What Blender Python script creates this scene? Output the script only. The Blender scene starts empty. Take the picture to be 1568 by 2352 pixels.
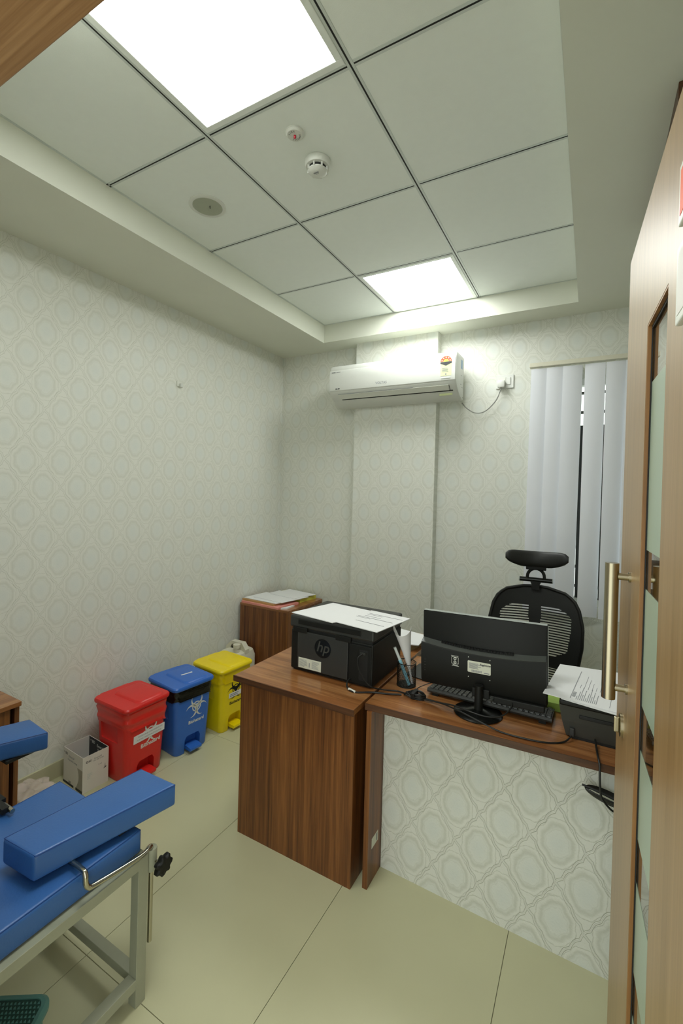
import bpy, bmesh, math, random
from mathutils import Matrix, Vector
random.seed(7)
S = bpy.context.scene
COL = S.collection
PI = math.pi
R = math.radians

# ------------------------------------------------------------------ camera
W_, H_ = 1568, 2352
F_, YAW, PIT, ROL, PSX, PSY, HC = 1029.956, .5110, -.0065, .0272, -4.8, -40.76, 1.54
cam = bpy.data.cameras.new('camera')
cam.sensor_fit = 'HORIZONTAL'; cam.sensor_width = 36
cam.lens = F_ / W_ * 36
cam.shift_x = -PSX / W_; cam.shift_y = PSY / W_
cam.clip_start = .02
co = bpy.data.objects.new('camera', cam); COL.objects.link(co)
fw = Vector((-math.sin(YAW) * math.cos(PIT), math.cos(YAW) * math.cos(PIT), math.sin(PIT)))
rt = Vector((math.cos(YAW), math.sin(YAW), 0)); up = rt.cross(fw)
r2 = math.cos(ROL) * rt + math.sin(ROL) * up
u2 = -math.sin(ROL) * rt + math.cos(ROL) * up
m = Matrix((r2, u2, -fw)).transposed().to_4x4(); m.translation = (0, 0, HC)
co.matrix_world = m
S.camera = co

# ------------------------------------------------------------------ world / exposure
w = bpy.data.worlds.new('world'); S.world = w; w.use_nodes = True
w.node_tree.nodes['Background'].inputs[0].default_value = (.80, .86, .82, 1)
w.node_tree.nodes['Background'].inputs[1].default_value = 1.9
S.view_settings.view_transform = 'Standard'; S.view_settings.look = 'None'
S.view_settings.gamma = 1; S.view_settings.use_curve_mapping = False
S.view_settings.exposure = 0.44
S.cycles.max_bounces = 14; S.cycles.diffuse_bounces = 8
PANEL = 14.5          # radiance of the two ceiling light panels

# ------------------------------------------------------------------ material helpers
def lin(h):
    c = [int(h[i:i + 2], 16) / 255 for i in (0, 2, 4)]
    return tuple(x / 12.92 if x <= .04045 else ((x + .055) / 1.055) ** 2.4 for x in c) + (1,)

class X:
    """tiny expression builder over Math nodes"""
    def __init__(s, nt, v): s.nt = nt; s.v = v
    def op(s, o, *a):
        n = s.nt.nodes.new('ShaderNodeMath'); n.operation = o
        for i, q in enumerate((s,) + a):
            q = q.v if isinstance(q, X) else q
            if isinstance(q, (int, float)): n.inputs[i].default_value = q
            else: s.nt.links.new(q, n.inputs[i])
        return X(s.nt, n.outputs[0])
    def __add__(s, o): return s.op('ADD', o)
    def __sub__(s, o): return s.op('SUBTRACT', o)
    def __mul__(s, o): return s.op('MULTIPLY', o)
    def __truediv__(s, o): return s.op('DIVIDE', o)
    def abs(s): return s.op('ABSOLUTE')
    def sin(s): return s.op('SINE')
    def cos(s): return s.op('COSINE')
    def round(s): return s.op('ROUND')
    def sqrt(s): return s.op('SQRT')
    def min(s, o): return s.op('MINIMUM', o)
    def max(s, o): return s.op('MAXIMUM', o)
    def atan2(s, o): return s.op('ARCTAN2', o)
    def band(s, c, wd):                      # 1 at c, smooth to 0 at +-wd
        d = (s - c).abs() / wd
        e = X(s.nt, 1.0).op('SUBTRACT', d).max(0.0)
        return e * e * (X(s.nt, 3.0).op('SUBTRACT', e * 2.0))

def newmat(name):
    mt = bpy.data.materials.new(name); mt.use_nodes = True
    nt = mt.node_tree; return mt, nt, nt.nodes['Principled BSDF']

def plain(name, hexc, rough=.5, metal=0, noise=.06, nscale=30, bump=0, bscale=200, spec=.5, alpha=1, trans=0, coat=0):
    mt, nt, p = newmat(name)
    c = lin(hexc)
    tc = nt.nodes.new('ShaderNodeTexCoord')
    nz = nt.nodes.new('ShaderNodeTexNoise'); nz.inputs['Scale'].default_value = nscale; nz.inputs['Detail'].default_value = 4
    nt.links.new(tc.outputs['Object'], nz.inputs['Vector'])
    mx = nt.nodes.new('ShaderNodeMix'); mx.data_type = 'RGBA'
    mx.inputs[6].default_value = tuple(min(1, x * (1 - noise)) for x in c[:3]) + (1,)
    mx.inputs[7].default_value = tuple(min(1, x * (1 + noise)) for x in c[:3]) + (1,)
    nt.links.new(nz.outputs['Fac'], mx.inputs[0]); nt.links.new(mx.outputs[2], p.inputs['Base Color'])
    p.inputs['Roughness'].default_value = rough; p.inputs['Metallic'].default_value = metal
    p.inputs['Specular IOR Level'].default_value = spec
    p.inputs['Transmission Weight'].default_value = trans
    p.inputs['Alpha'].default_value = alpha
    p.inputs['Coat Weight'].default_value = coat
    if bump:
        n2 = nt.nodes.new('ShaderNodeTexNoise'); n2.inputs['Scale'].default_value = bscale; n2.inputs['Detail'].default_value = 3
        nt.links.new(tc.outputs['Object'], n2.inputs['Vector'])
        b = nt.nodes.new('ShaderNodeBump'); b.inputs['Strength'].default_value = bump; b.inputs['Distance'].default_value = .002
        nt.links.new(n2.outputs['Fac'], b.inputs['Height']); nt.links.new(b.outputs[0], p.inputs['Normal'])
    return mt

def wood(name, axis, cols, rough=.35, across=26, along=1.1, coat=0, crough=.12):
    mt, nt, p = newmat(name)
    tc = nt.nodes.new('ShaderNodeTexCoord'); mp = nt.nodes.new('ShaderNodeMapping')
    sc = [across] * 3; sc['xyz'.index(axis)] = along
    mp.inputs['Scale'].default_value = sc
    nt.links.new(tc.outputs['Object'], mp.inputs['Vector'])
    n1 = nt.nodes.new('ShaderNodeTexNoise'); n1.inputs['Scale'].default_value = 1; n1.inputs['Detail'].default_value = 3; n1.inputs['Distortion'].default_value = .6
    n2 = nt.nodes.new('ShaderNodeTexNoise'); n2.inputs['Scale'].default_value = 5.5; n2.inputs['Detail'].default_value = 4
    for n in (n1, n2): nt.links.new(mp.outputs[0], n.inputs['Vector'])
    f = X(nt, n1.outputs['Fac']) * .62 + X(nt, n2.outputs['Fac']) * .38
    rp = nt.nodes.new('ShaderNodeValToRGB'); nt.links.new(f.v, rp.inputs[0])
    e = rp.color_ramp.elements
    e[0].position = .36; e[0].color = lin(cols[0]); e[1].position = .64; e[1].color = lin(cols[2])
    k = e.new(.5); k.color = lin(cols[1])
    nt.links.new(rp.outputs[0], p.inputs['Base Color'])
    p.inputs['Roughness'].default_value = rough; p.inputs['Coat Weight'].default_value = coat
    p.inputs['Coat Roughness'].default_value = crough
    b = nt.nodes.new('ShaderNodeBump'); b.inputs['Strength'].default_value = .08; b.inputs['Distance'].default_value = .001
    nt.links.new(n2.outputs['Fac'], b.inputs['Height']); nt.links.new(b.outputs[0], p.inputs['Normal'])
    return mt

def wallpaper(name, axis, u0, v0, rough=.42, gain=1.0):
    """embossed ogee lattice with lobed medallions"""
    a, bb = .1725, .26
    mt, nt, p = newmat(name)
    tc = nt.nodes.new('ShaderNodeTexCoord'); sp = nt.nodes.new('ShaderNodeSeparateXYZ')
    nt.links.new(tc.outputs['Object'], sp.inputs[0])
    nz = nt.nodes.new('ShaderNodeTexNoise'); nz.inputs['Scale'].default_value = 34; nz.inputs['Detail'].default_value = 4
    nt.links.new(tc.outputs['Object'], nz.inputs['Vector'])
    nf = nt.nodes.new('ShaderNodeTexNoise'); nf.inputs['Scale'].default_value = 140; nf.inputs['Detail'].default_value = 3
    nt.links.new(tc.outputs['Object'], nf.inputs['Vector'])
    wob = X(nt, nz.outputs['Fac']) - .5; fine = X(nt, nf.outputs['Fac']) - .5
    u = (X(nt, sp.outputs['xyz'.index(axis)]) - u0) / a
    v = (X(nt, sp.outputs[2]) - v0) / bb
    s = u + v; t = u - v
    s2 = s + ((t * (PI * 3)).sin().abs() - .6) * .040 + wob * .03
    t2 = t + ((s * (PI * 3)).sin().abs() - .6) * .040 + wob * .03
    ds = (s2 - s2.round()).abs(); dt = (t2 - t2.round()).abs()
    l = ds.max(dt)                                    # .5 on the lattice
    lines = l.band(.472, .011).max(l.band(.5, .008) * .35)
    sl = s - s.round(); tl = t - t.round()
    dp = (sl + tl) * (.5 * a); dq = (sl - tl) * (.5 * bb)
    th = dq.atan2(dp * 1.36)
    rr = ((dp / .050) * (dp / .050) + (dq / .067) * (dq / .067)).sqrt()
    rr = rr * ((th * 8).cos() * .03 + (th * 4).cos() * -.035 + 1.0) + wob * .30 + fine * .10
    ring = rr.band(.90, .22)
    thin = rr.band(1.22, .045)
    thin2 = rr.band(.70, .05)
    core = X(nt, 1.0).op('SUBTRACT', rr.min(1.0)).min(.8) / .8
    swirl = core * (fine.abs() * 3.0)
    dark = (lines * .75 + ring * .38 + thin * .38 + thin2 * .22 + swirl * .22 + (wob + fine) * .12).max(0.0).min(1.0)
    m1 = nt.nodes.new('ShaderNodeMix'); m1.data_type = 'RGBA'
    m1.inputs[6].default_value = lin('dadbd2'); m1.inputs[7].default_value = lin('b9bbad')
    nt.links.new((dark * gain).v, m1.inputs[0])
    m2 = nt.nodes.new('ShaderNodeMix'); m2.data_type = 'RGBA'; m2.inputs[7].default_value = lin('cbd3d0')
    nt.links.new(m1.outputs[2], m2.inputs[6]); nt.links.new((core * .42).v, m2.inputs[0])
    nt.links.new(m2.outputs[2], p.inputs['Base Color'])
    p.inputs['Roughness'].default_value = rough
    h = (lines * -1.0 + ring * -.55 + thin * -.4 + fine * .5)
    b = nt.nodes.new('ShaderNodeBump'); b.inputs['Strength'].default_value = .35 * gain; b.inputs['Distance'].default_value = .0022
    nt.links.new(h.v, b.inputs['Height']); nt.links.new(b.outputs[0], p.inputs['Normal'])
    return mt

def emit(name, col, st):
    mt = bpy.data.materials.new(name); mt.use_nodes = True; nt = mt.node_tree; nt.nodes.clear()
    o = nt.nodes.new('ShaderNodeOutputMaterial'); e = nt.nodes.new('ShaderNodeEmission')
    e.inputs[0].default_value = col; e.inputs[1].default_value = st
    nt.links.new(e.outputs[0], o.inputs[0]); return mt

WAL_SHADE = ('472610', '6b3f1d', '88562b')  # walnut browns with the shade of upright faces put into them
DWD = ('836539', '907145', '9c7d52')
M = dict(
    paper_y=wallpaper('wallpaper along y', 'y', 1.155, .871),
    paper_x=wallpaper('wallpaper along x', 'x', -.101, 2.54),
    paper_p=wallpaper('wallpaper on pilaster', 'x', -1.455, 2.03),
    paper_desk=wallpaper('wallpaper on desk', 'x', .423, .501, gain=1.45),
    soffit=plain('cream paint', 'd8dacd', .6, nscale=6, noise=.03),
    ctile=plain('ceiling tile white', 'e6ebe7', .75, noise=.02, bump=.15, bscale=400),
    grid=plain('grid metal grey', 'c9d0cd', .4),
    lframe=plain('light frame white', 'e4e9e6', .4),
    black=plain('groove black', '0b0c0a', .6),
    floor=plain('cream vitrified tile', 'bdbb98', .30, noise=.05, nscale=5, spec=.5),
    grout=plain('grout', '807d66', .8),
    base=plain('skirting tile', 'b9b698', .35, nscale=8),
    wx_lit=wood('walnut laminate lit top grain x', 'x', ('754723', '8f5c32', 'a87647'), .28, coat=.3),  # same walnut as the panels, lightened to paint in light on the tops
    wy_lit=wood('walnut laminate lit top grain y', 'y', ('754723', '8f5c32', 'a87647'), .28, coat=.3),  # lit-top walnut again, light put into the colour
    wz_shade=wood('walnut laminate shaded side grain z', 'z', WAL_SHADE, .36, across=42, along=.9),  # upright panels: same walnut, shade painted in as darker browns
    wedge=wood('dark edge band', 'x', ('3c2212', '4d2e19', '5d3a22'), .4),
    dz=wood('light oak laminate grain z', 'z', DWD, .40, across=85, along=.6, coat=.5, crough=.35),
    dx=wood('oak frame grain x', 'x', ('71502f', '83613d', '94724c'), .4, across=60),
    bead=wood('teak beading', 'z', ('7a5228', '8d6234', 'a0743f'), .4),
    white=plain('white plastic', 'd2d4ce', .3, noise=.02),
    white2=plain('off white plastic', 'd6d8cf', .4, noise=.02),
    acgrey=plain('pale grey plastic', 'c6cac6', .35, noise=.02),
    paper=plain('white paper', 'dcdcdc', .7, noise=.02, nscale=12),
    ink=plain('printed ink', '3c3d40', .7),
    inkl=plain('pale ink', '8b8d90', .7),
    blk=plain('black plastic', '121310', .5, bump=.12, bscale=500, spec=.3),
    blk2=plain('dark grey plastic', '2c2d2a', .5, bump=.1, bscale=500),
    blkg=plain('glossy black', '0e0f0d', .22),
    rub=plain('black cable', '11120f', .45),
    chrome=plain('brushed steel', 'a99f85', .26, metal=1),
    chromeb=plain('chrome rod', 'b9b4a4', .18, metal=1),
    steel=plain('grey painted steel', '989a85', .45),
    blue=plain('blue vinyl', '34619f', .36, noise=.08, nscale=14, bump=.2, bscale=160),
    bluep=plain('blue vinyl piping', '1f4684', .35),
    red=plain('red plastic', 'd0231f', .36, noise=.04),
    redb=plain('red liner film', 'd63029', .22, bump=.6, bscale=40),
    bblue=plain('blue plastic', '2f66bd', .36, noise=.04),
    blkb=plain('black liner film', '0f110f', .25, bump=.6, bscale=40),
    yel=plain('yellow plastic', 'e6cd00', .36, noise=.04),
    yelb=plain('yellow liner film', 'dfc200', .25, bump=.6, bscale=40),
    can=plain('ivory plastic', 'd3d0bd', .4),
    teal=plain('teal plastic', '5b8d85', .45),
    teald=plain('dark teal rubber', '244b42', .6),
    carton=plain('white carton', 'd9d6cf', .55, noise=.02),
    navy=plain('dark navy print', '14181d', .5),
    cartong=plain('carton grey print', '9c978a', .6),
    pink=plain('pink folder', 'd98f84', .6),
    tan=plain('manila folder', 'b58f5a', .6),
    yelf=plain('yellow file', 'c9c84e', .55),
    brownf=plain('brown register', '8d7850', .6),
    green=plain('green ledger', '9cb84f', .6, noise=.1, nscale=60),
    orange=plain('orange print', 'e2552a', .5),
    lgreen=plain('pale green label', 'd3dca6', .5),
    bluelab=plain('blue label', '8fb4d8', .5),
    vane=None, glass=None, frost=None,
    winf=plain('white window frame', 'd5d6cf', .4),
    iron=plain('black iron', '121310', .5),
    redcap=plain('red cap', '9c2119', .35),
    mesh=plain('black mesh fabric', '10120f', .7),
    holder=plain('black wire', '15160f', .4, metal=.3),
    keys=plain('key grey', '343532', .35),
    label=plain('cream label', 'd2d3c2', .5, noise=.02),
    silver=plain('silver edge', '9aa09b', .35),
)
def glassmat(name, col, rough, thin=True):
    mt, nt, p = newmat(name)
    p.inputs['Base Color'].default_value = lin(col); p.inputs['Roughness'].default_value = rough
    p.inputs['Transmission Weight'].default_value = 1; p.inputs['IOR'].default_value = 1.45
    return mt
M['glass'] = glassmat('clear glass', 'eef4ee', .0)
mt, nt, p = newmat('frosted film'); M['frost'] = mt
p.inputs['Base Color'].default_value = lin('b5c6b0'); p.inputs['Roughness'].default_value = .3
p.inputs['Transmission Weight'].default_value = .35
mt, nt, p = newmat('blind fabric'); M['vane'] = mt
p.inputs['Base Color'].default_value = lin('eef0f6'); p.inputs['Roughness'].default_value = .7
tr = nt.nodes.new('ShaderNodeBsdfTranslucent'); tr.inputs[0].default_value = lin('d5dae2')
ms = nt.nodes.new('ShaderNodeMixShader'); ms.inputs[0].default_value = .12
nt.links.new(p.outputs[0], ms.inputs[1]); nt.links.new(tr.outputs[0], ms.inputs[2])
nt.links.new(ms.outputs[0], nt.nodes['Material Output'].inputs[0])
mt, nt, p = newmat('thin plastic bag'); M['bag'] = mt
p.inputs['Base Color'].default_value = lin('e9d9d2'); p.inputs['Roughness'].default_value = .2; p.inputs['Alpha'].default_value = .35
M['diff'] = emit('lit diffuser', (.97, 1.0, .965, 1), PANEL)

# ------------------------------------------------------------------ mesh helpers
def finish(bm, name, mat, parent=None, loc=(0, 0, 0), rz=0, smooth=False, rot=None):
    bmesh.ops.recalc_face_normals(bm, faces=bm.faces)
    me = bpy.data.meshes.new(name); bm.to_mesh(me); bm.free()
    return mobj(me, name, mat, parent, loc, rz, smooth, rot)

def mobj(me, name, mat, parent=None, loc=(0, 0, 0), rz=0, smooth=False, rot=None):
    if mat is not None:
        me.materials.clear(); me.materials.append(mat)
    o = bpy.data.objects.new(name, me); COL.objects.link(o)
    o.location = loc
    o.rotation_euler = rot if rot else (0, 0, rz)
    if parent: o.parent = parent
    if smooth:
        for q in me.polygons: q.use_smooth = True
        if hasattr(me, 'set_sharp_from_angle'): me.set_sharp_from_angle(angle=R(40))
    return o

def empty(name, loc=(0, 0, 0), rz=0, rot=None):
    o = bpy.data.objects.new(name, None); COL.objects.link(o)
    o.empty_display_size = .05; o.location = loc; o.rotation_euler = rot if rot else (0, 0, rz); return o

def tag(o, label, cat, group=None):
    o['label'] = label; o['category'] = cat
    if group: o['group'] = group
    return o
def thing(name, label, cat, loc=(0, 0, 0), rz=0, group=None, rot=None):
    return tag(empty(name, loc, rz, rot), label, cat, group)
def struct(o, label=None):
    o['kind'] = 'structure'
    if label: o['label'] = label
    return o

class B:
    def __init__(s): s.bm = bmesh.new()
    def add(s, bm2, mtx=None):
        if mtx is not None: bmesh.ops.transform(bm2, matrix=mtx, verts=bm2.verts)
        me = bpy.data.meshes.new('t'); bm2.to_mesh(me); bm2.free()
        s.bm.from_mesh(me); bpy.data.meshes.remove(me); return s
    def box(s, x0, x1, y0, y1, z0, z1, bev=0, seg=2, mtx=None):
        b = bmesh.new()
        v = [b.verts.new((x, y, z)) for x in (x0, x1) for y in (y0, y1) for z in (z0, z1)]
        for f in ((0, 1, 3, 2), (4, 6, 7, 5), (0, 4, 5, 1), (2, 3, 7, 6), (0, 2, 6, 4), (1, 5, 7, 3)):
            b.faces.new([v[i] for i in f])
        bmesh.ops.recalc_face_normals(b, faces=b.faces)
        if bev: bmesh.ops.bevel(b, geom=b.edges[:], offset=bev, segments=seg, profile=.5, affect='EDGES', clamp_overlap=True)
        return s.add(b, mtx)
    def loft(s, rings, cap=True, closed=True, mtx=None):
        b = bmesh.new()
        vs = [[b.verts.new(p) for p in r] for r in rings]
        n = len(rings[0])
        for i in range(len(vs) - 1):
            for j in range(n if closed else n - 1):
                k = (j + 1) % n
                b.faces.new((vs[i][j], vs[i][k], vs[i + 1][k], vs[i + 1][j]))
        if cap:
            b.faces.new(vs[0][::-1]); b.faces.new(vs[-1])
        return s.add(b, mtx)
    def prism(s, poly, axis, a0, a1, mtx=None):
        def P(p, a):
            return {'x': (a, p[0], p[1]), 'y': (p[0], a, p[1]), 'z': (p[0], p[1], a)}[axis]
        return s.loft([[P(p, a0) for p in poly], [P(p, a1) for p in poly]], mtx=mtx)
    def tube(s, pts, r, n=10, cap=True, smooth=0):
        pts = [Vector(p) for p in pts]
        if smooth: pts = catmull(pts, smooth)
        rings = []; prev = None
        for i, p in enumerate(pts):
            d = (pts[min(i + 1, len(pts) - 1)] - pts[max(i - 1, 0)]).normalized()
            if prev is None:
                a = Vector((0, 0, 1)) if abs(d.z) < .9 else Vector((1, 0, 0))
                u = d.cross(a).normalized()
            else:
                u = (prev - d * prev.dot(d)).normalized()
            prev = u; v = d.cross(u)
            rings.append([p + (u * math.cos(2 * PI * k / n) + v * math.sin(2 * PI * k / n)) * r for k in range(n)])
        return s.loft(rings, cap)
    def lathe(s, prof, n=32, c=(0, 0, 0), mtx=None):
        rings = [[(c[0] + max(r, 1e-4) * math.cos(2 * PI * k / n), c[1] + max(r, 1e-4) * math.sin(2 * PI * k / n), c[2] + z) for k in range(n)] for r, z in prof]
        return s.loft(rings, True, mtx=mtx)
    def poly(s, pts):
        s.bm.faces.new([s.bm.verts.new(p) for p in pts]); return s
    def out(s, *a, **k): return finish(s.bm, *a, **k)

def catmull(p, n):
    o = []
    q = [p[0] * 2 - p[1]] + p + [p[-1] * 2 - p[-2]]
    for i in range(1, len(q) - 2):
        a, b, c, d = q[i - 1:i + 3]
        for k in range(n):
            t = k / n
            o.append(.5 * ((2 * b) + (c - a) * t + (2 * a - 5 * b + 4 * c - d) * t * t + (3 * b - a - 3 * c + d) * t ** 3))
    o.append(p[-1]); return o

def rr(w, d, r, n=6, cx=0, cy=0):
    o = []
    for sx, sy, a0 in ((1, 1, 0), (-1, 1, 90), (-1, -1, 180), (1, -1, 270)):
        for k in range(n + 1):
            a = R(a0 + 90 * k / n)
            o.append((cx + sx * (w / 2 - r) + r * math.cos(a), cy + sy * (d / 2 - r) + r * math.sin(a)))
    return o
def ring(pts, z): return [(p[0], p[1], z) for p in pts]

def cut(o, cutters):
    """carve boxes / lofts (B objects) out of mesh object o, baked"""
    tmp = []
    for c in cutters:
        bmesh.ops.recalc_face_normals(c.bm, faces=c.bm.faces)
        me = bpy.data.meshes.new('cutter'); c.bm.to_mesh(me); c.bm.free()
        k = bpy.data.objects.new('cutter', me); COL.objects.link(k); tmp.append(k)
        md = o.modifiers.new('b', 'BOOLEAN'); md.object = k; md.operation = 'DIFFERENCE'; md.solver = 'EXACT'
    par, loc, rot = o.parent, o.location.copy(), o.rotation_euler.copy()
    o.parent = None; o.location = (0, 0, 0); o.rotation_euler = (0, 0, 0)
    bpy.context.view_layer.update()
    me = bpy.data.meshes.new_from_object(o.evaluated_get(bpy.context.evaluated_depsgraph_get()))
    o.modifiers.clear(); o.data = me
    o.parent = par; o.location = loc; o.rotation_euler = rot
    for k in tmp: bpy.data.objects.remove(k)
    return o

FRONT = Matrix(((1, 0, 0), (0, 0, -1), (0, 1, 0)))       # reads on a face looking to -y
RIGHT = Matrix(((0, 0, 1), (1, 0, 0), (0, 1, 0)))        # reads on a face looking to +x
TS, TCS = math.sin(R(2.53)), math.cos(R(2.53))
BINF = Matrix(((0, TS, TCS), (1, 0, 0), (0, TCS, -TS)))  # bin fronts lean outwards with the taper
LEFT = Matrix(((0, 0, -1), (-1, 0, 0), (0, 1, 0)))       # face looking to -x
DOWN = Matrix(((1, 0, 0), (0, -1, 0), (0, 0, -1)))       # face looking down
UP = Matrix.Identity(3)
def place(o, basis, loc, spin=0):
    o.matrix_local = Matrix.Translation(loc) @ basis.to_4x4() @ Matrix.Rotation(spin, 4, 'Z')
    return o
def text(name, s, size, mat, parent, basis, loc, spin=0, shear=0, bold=0, ax='CENTER'):
    cu = bpy.data.curves.new('t', 'FONT'); cu.body = s; cu.size = size; cu.align_x = ax; cu.align_y = 'CENTER'
    cu.resolution_u = 3; cu.shear = shear; cu.offset = bold; cu.extrude = .0002
    t = bpy.data.objects.new('t', cu); COL.objects.link(t)
    bpy.context.view_layer.update()
    me = bpy.data.meshes.new_from_object(t.evaluated_get(bpy.context.evaluated_depsgraph_get()))
    bpy.data.objects.remove(t)
    o = mobj(me, name, mat, parent); return place(o, basis, loc, spin)
def flat(name, polys, mat, parent, basis, loc, spin=0, th=.0005):
    b = B()
    for p in polys: b.prism(p, 'z', 0, th)
    return place(b.out(name, mat, parent), basis, loc, spin)
def rect(x0, x1, y0, y1): return [(x0, y0), (x1, y0), (x1, y1), (x0, y1)]
def printlines(w, h, rows, seed=1, x0=0, y0=0, lw=.25):
    rnd = random.Random(seed); o = []
    for i in range(rows):
        y = y0 + h / 2 - h * (i + .5) / rows
        a = -w / 2; e = w / 2 * rnd.uniform(.2, 1)
        o.append(rect(x0 + a, x0 + e, y - h / rows * lw, y + h / rows * lw))
    return o

# ================================================================== SETTING
XL, XR, YB, YF, ZS, ZC = -2.41, 1.00, 3.22, .316, 2.705, 2.842
DX0, DX1, DZ = -.83, .165, 2.10          # door opening
WX0, WX1, WZ0, WZ1 = -.27, .52, .86, 2.30

# floor with separate 600 x 1200 tiles
fl = struct(B().box(XL - .1, XR + .1, -1.3, YB + .1, -.06, -.004).out('floor', M['grout']))
xs = [XL] + [-.213 + .593 * k for k in range(-3, 3) if XL < -.213 + .593 * k < XR] + [XR]
ys = [-1.3, -.299, .887, 2.073, YB]
for i in range(len(xs) - 1):
    for j in range(len(ys) - 1):
        g = .0009
        B().box(xs[i] + g, xs[i + 1] - g, ys[j] + g, ys[j + 1] - g, -.004, 0, bev=.0006, seg=1).out('floor_tile', M['floor'], fl)

struct(B().box(XL - .1, XL, YF - .12, YB + .1, 0, 2.95).out('wall_left', M['paper_y']))
b = B()
b.box(XL, WX0, YB, YB + .1, 0, 2.95).box(WX1, XR, YB, YB + .1, 0, 2.95)
b.box(WX0, WX1, YB, YB + .1, 0, WZ0).box(WX0, WX1, YB, YB + .1, WZ1, 2.95)
wb = struct(b.out('wall_back', M['paper_x']))
B().box(-1.640, -.985, 3.14, YB, 0, ZS).out('pilaster', M['paper_p'], wb)
struct(B().box(XR, XR + .1, YF - .12, YB + .1, 0, 2.95).out('wall_right', M['paper_y']))
b = B().box(XL, DX0 - .06, YF - .12, YF, 0, 2.95).box(DX1 + .06, XR, YF - .12, YF, 0, 2.95).box(DX0 - .06, DX1 + .06, YF - .12, YF, DZ + .06, 2.95)
struct(b.out('wall_front', M['paper_x']))
struct(B().box(XL, XL + .012, YF, 2.70, 0, .085, bev=.002).out('baseboard_left', M['base']))
struct(B().box(XL + .012, -1.640, YB - .012, YB, 0, .085, bev=.002).out('baseboard_back', M['base']))

# ceiling: slab, dropped cream border, tiles hung in a metal grid
TX0, TX1, TY0, TY1 = -1.867, -.096, .585, 3.012
ce = struct(B().box(XL, XR, YF - .12, YB, 2.90, 2.95).out('ceiling', M['soffit']))
b = B()
b.box(XL, TX0, YF, YB, ZS, 2.90).box(TX1, XR, YF, YB, ZS, 2.90)
b.box(TX0, TX1, YF, TY0, ZS, 2.90).box(TX0, TX1, TY1, YB, ZS, 2.90)
b.out('border', M['soffit'], ce)
gx = [TX0, -1.275, -.675, TX1]; gy = [TY0, 1.200, 1.800, 2.400, TY1]
lights = {(1, 0), (1, 3)}
for i in range(3):
    for j in range(4):
        if (i, j) in lights: continue
        g = .009
        B().box(gx[i] + g, gx[i + 1] - g, gy[j] + g, gy[j + 1] - g, ZC, ZC + .015, bev=.003, seg=1).out('ceiling_tile', M['ctile'], ce)
def gridbar(x0, x1, y0, y1):
    b = B()
    if x1 - x0 < y1 - y0:
        c = (x0 + x1) / 2
        b.box(c - .0115, c - .0030, y0, y1, ZC - .001, ZC + .02).box(c + .0030, c + .0115, y0, y1, ZC - .001, ZC + .02)
        k = B().box(c - .0030, c + .0030, y0, y1, ZC - .0004, ZC + .03)
    else:
        c = (y0 + y1) / 2
        b.box(x0, x1, c - .0115, c - .0030, ZC - .001, ZC + .02).box(x0, x1, c + .0030, c + .0115, ZC - .001, ZC + .02)
        k = B().box(x0, x1, c - .0030, c + .0030, ZC - .0004, ZC + .03)
    o = b.out('grid_bar', M['grid'], ce); k.out('groove', M['black'], o)
for x in gx[1:3]: gridbar(x - .012, x + .012, TY0, TY1)
for y in gy[1:4]:
    for i in range(3): gridbar(gx[i] + (.012 if i else 0), gx[i + 1] - (.012 if i < 2 else 0), y - .012, y + .012)
for a in ((TX0, TX0 + .011, TY0, TY1), (TX1 - .011, TX1, TY0, TY1), (TX0 + .011, TX1 - .011, TY0, TY0 + .011), (TX0 + .011, TX1 - .011, TY1 - .011, TY1)):
    B().box(*a, ZC - .001, ZC + .012).out('wall_angle', M['grid'], ce)

# ceiling light panels
for j, lab in ((0, 'large glowing square ceiling panel nearest the doorway'), (3, 'glowing square ceiling panel beside the far border above the air conditioner')):
    cx = (gx[1] + gx[2]) / 2; cy = (gy[j] + gy[j + 1]) / 2
    hx = (gx[2] - gx[1]) / 2 - .012; hy = (gy[j + 1] - gy[j]) / 2 - .012
    t = thing('ceiling_light', lab, 'light', (cx, cy, ZC), group='recessed ceiling light panels')
    b = B()
    fw_ = .022
    b.box(-hx, hx, -hy, -hy + fw_, -.004, .02, bev=.002).box(-hx, hx, hy - fw_, hy, -.004, .02, bev=.002)
    b.box(-hx, -hx + fw_, -hy + fw_, hy - fw_, -.004, .02, bev=.002).box(hx - fw_, hx, -hy + fw_, hy - fw_, -.004, .02, bev=.002)
    b.out('frame', M['lframe'], t)
    B().box(-hx + fw_, hx - fw_, -hy + fw_, hy - fw_, 0, .012).out('diffuser', M['diff'], t)

# doorway frame and open leaf
fr = struct(empty('door_1', ((DX0 + DX1) / 2, YF, 0)))
fr['label'] = 'wooden door frame around the camera doorway'
hw = (DX1 - DX0) / 2
B().box(-hw - .06, hw + .06, -.16, 0, DZ, DZ + .07, bev=.002).out('header', M['dx'], fr)
B().box(-hw - .06, -hw, -.16, 0, 0, DZ).out('jamb', M['bead'], fr)
B().box(hw, hw + .06, -.16, 0, 0, DZ).out('jamb', M['bead'], fr)

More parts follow.
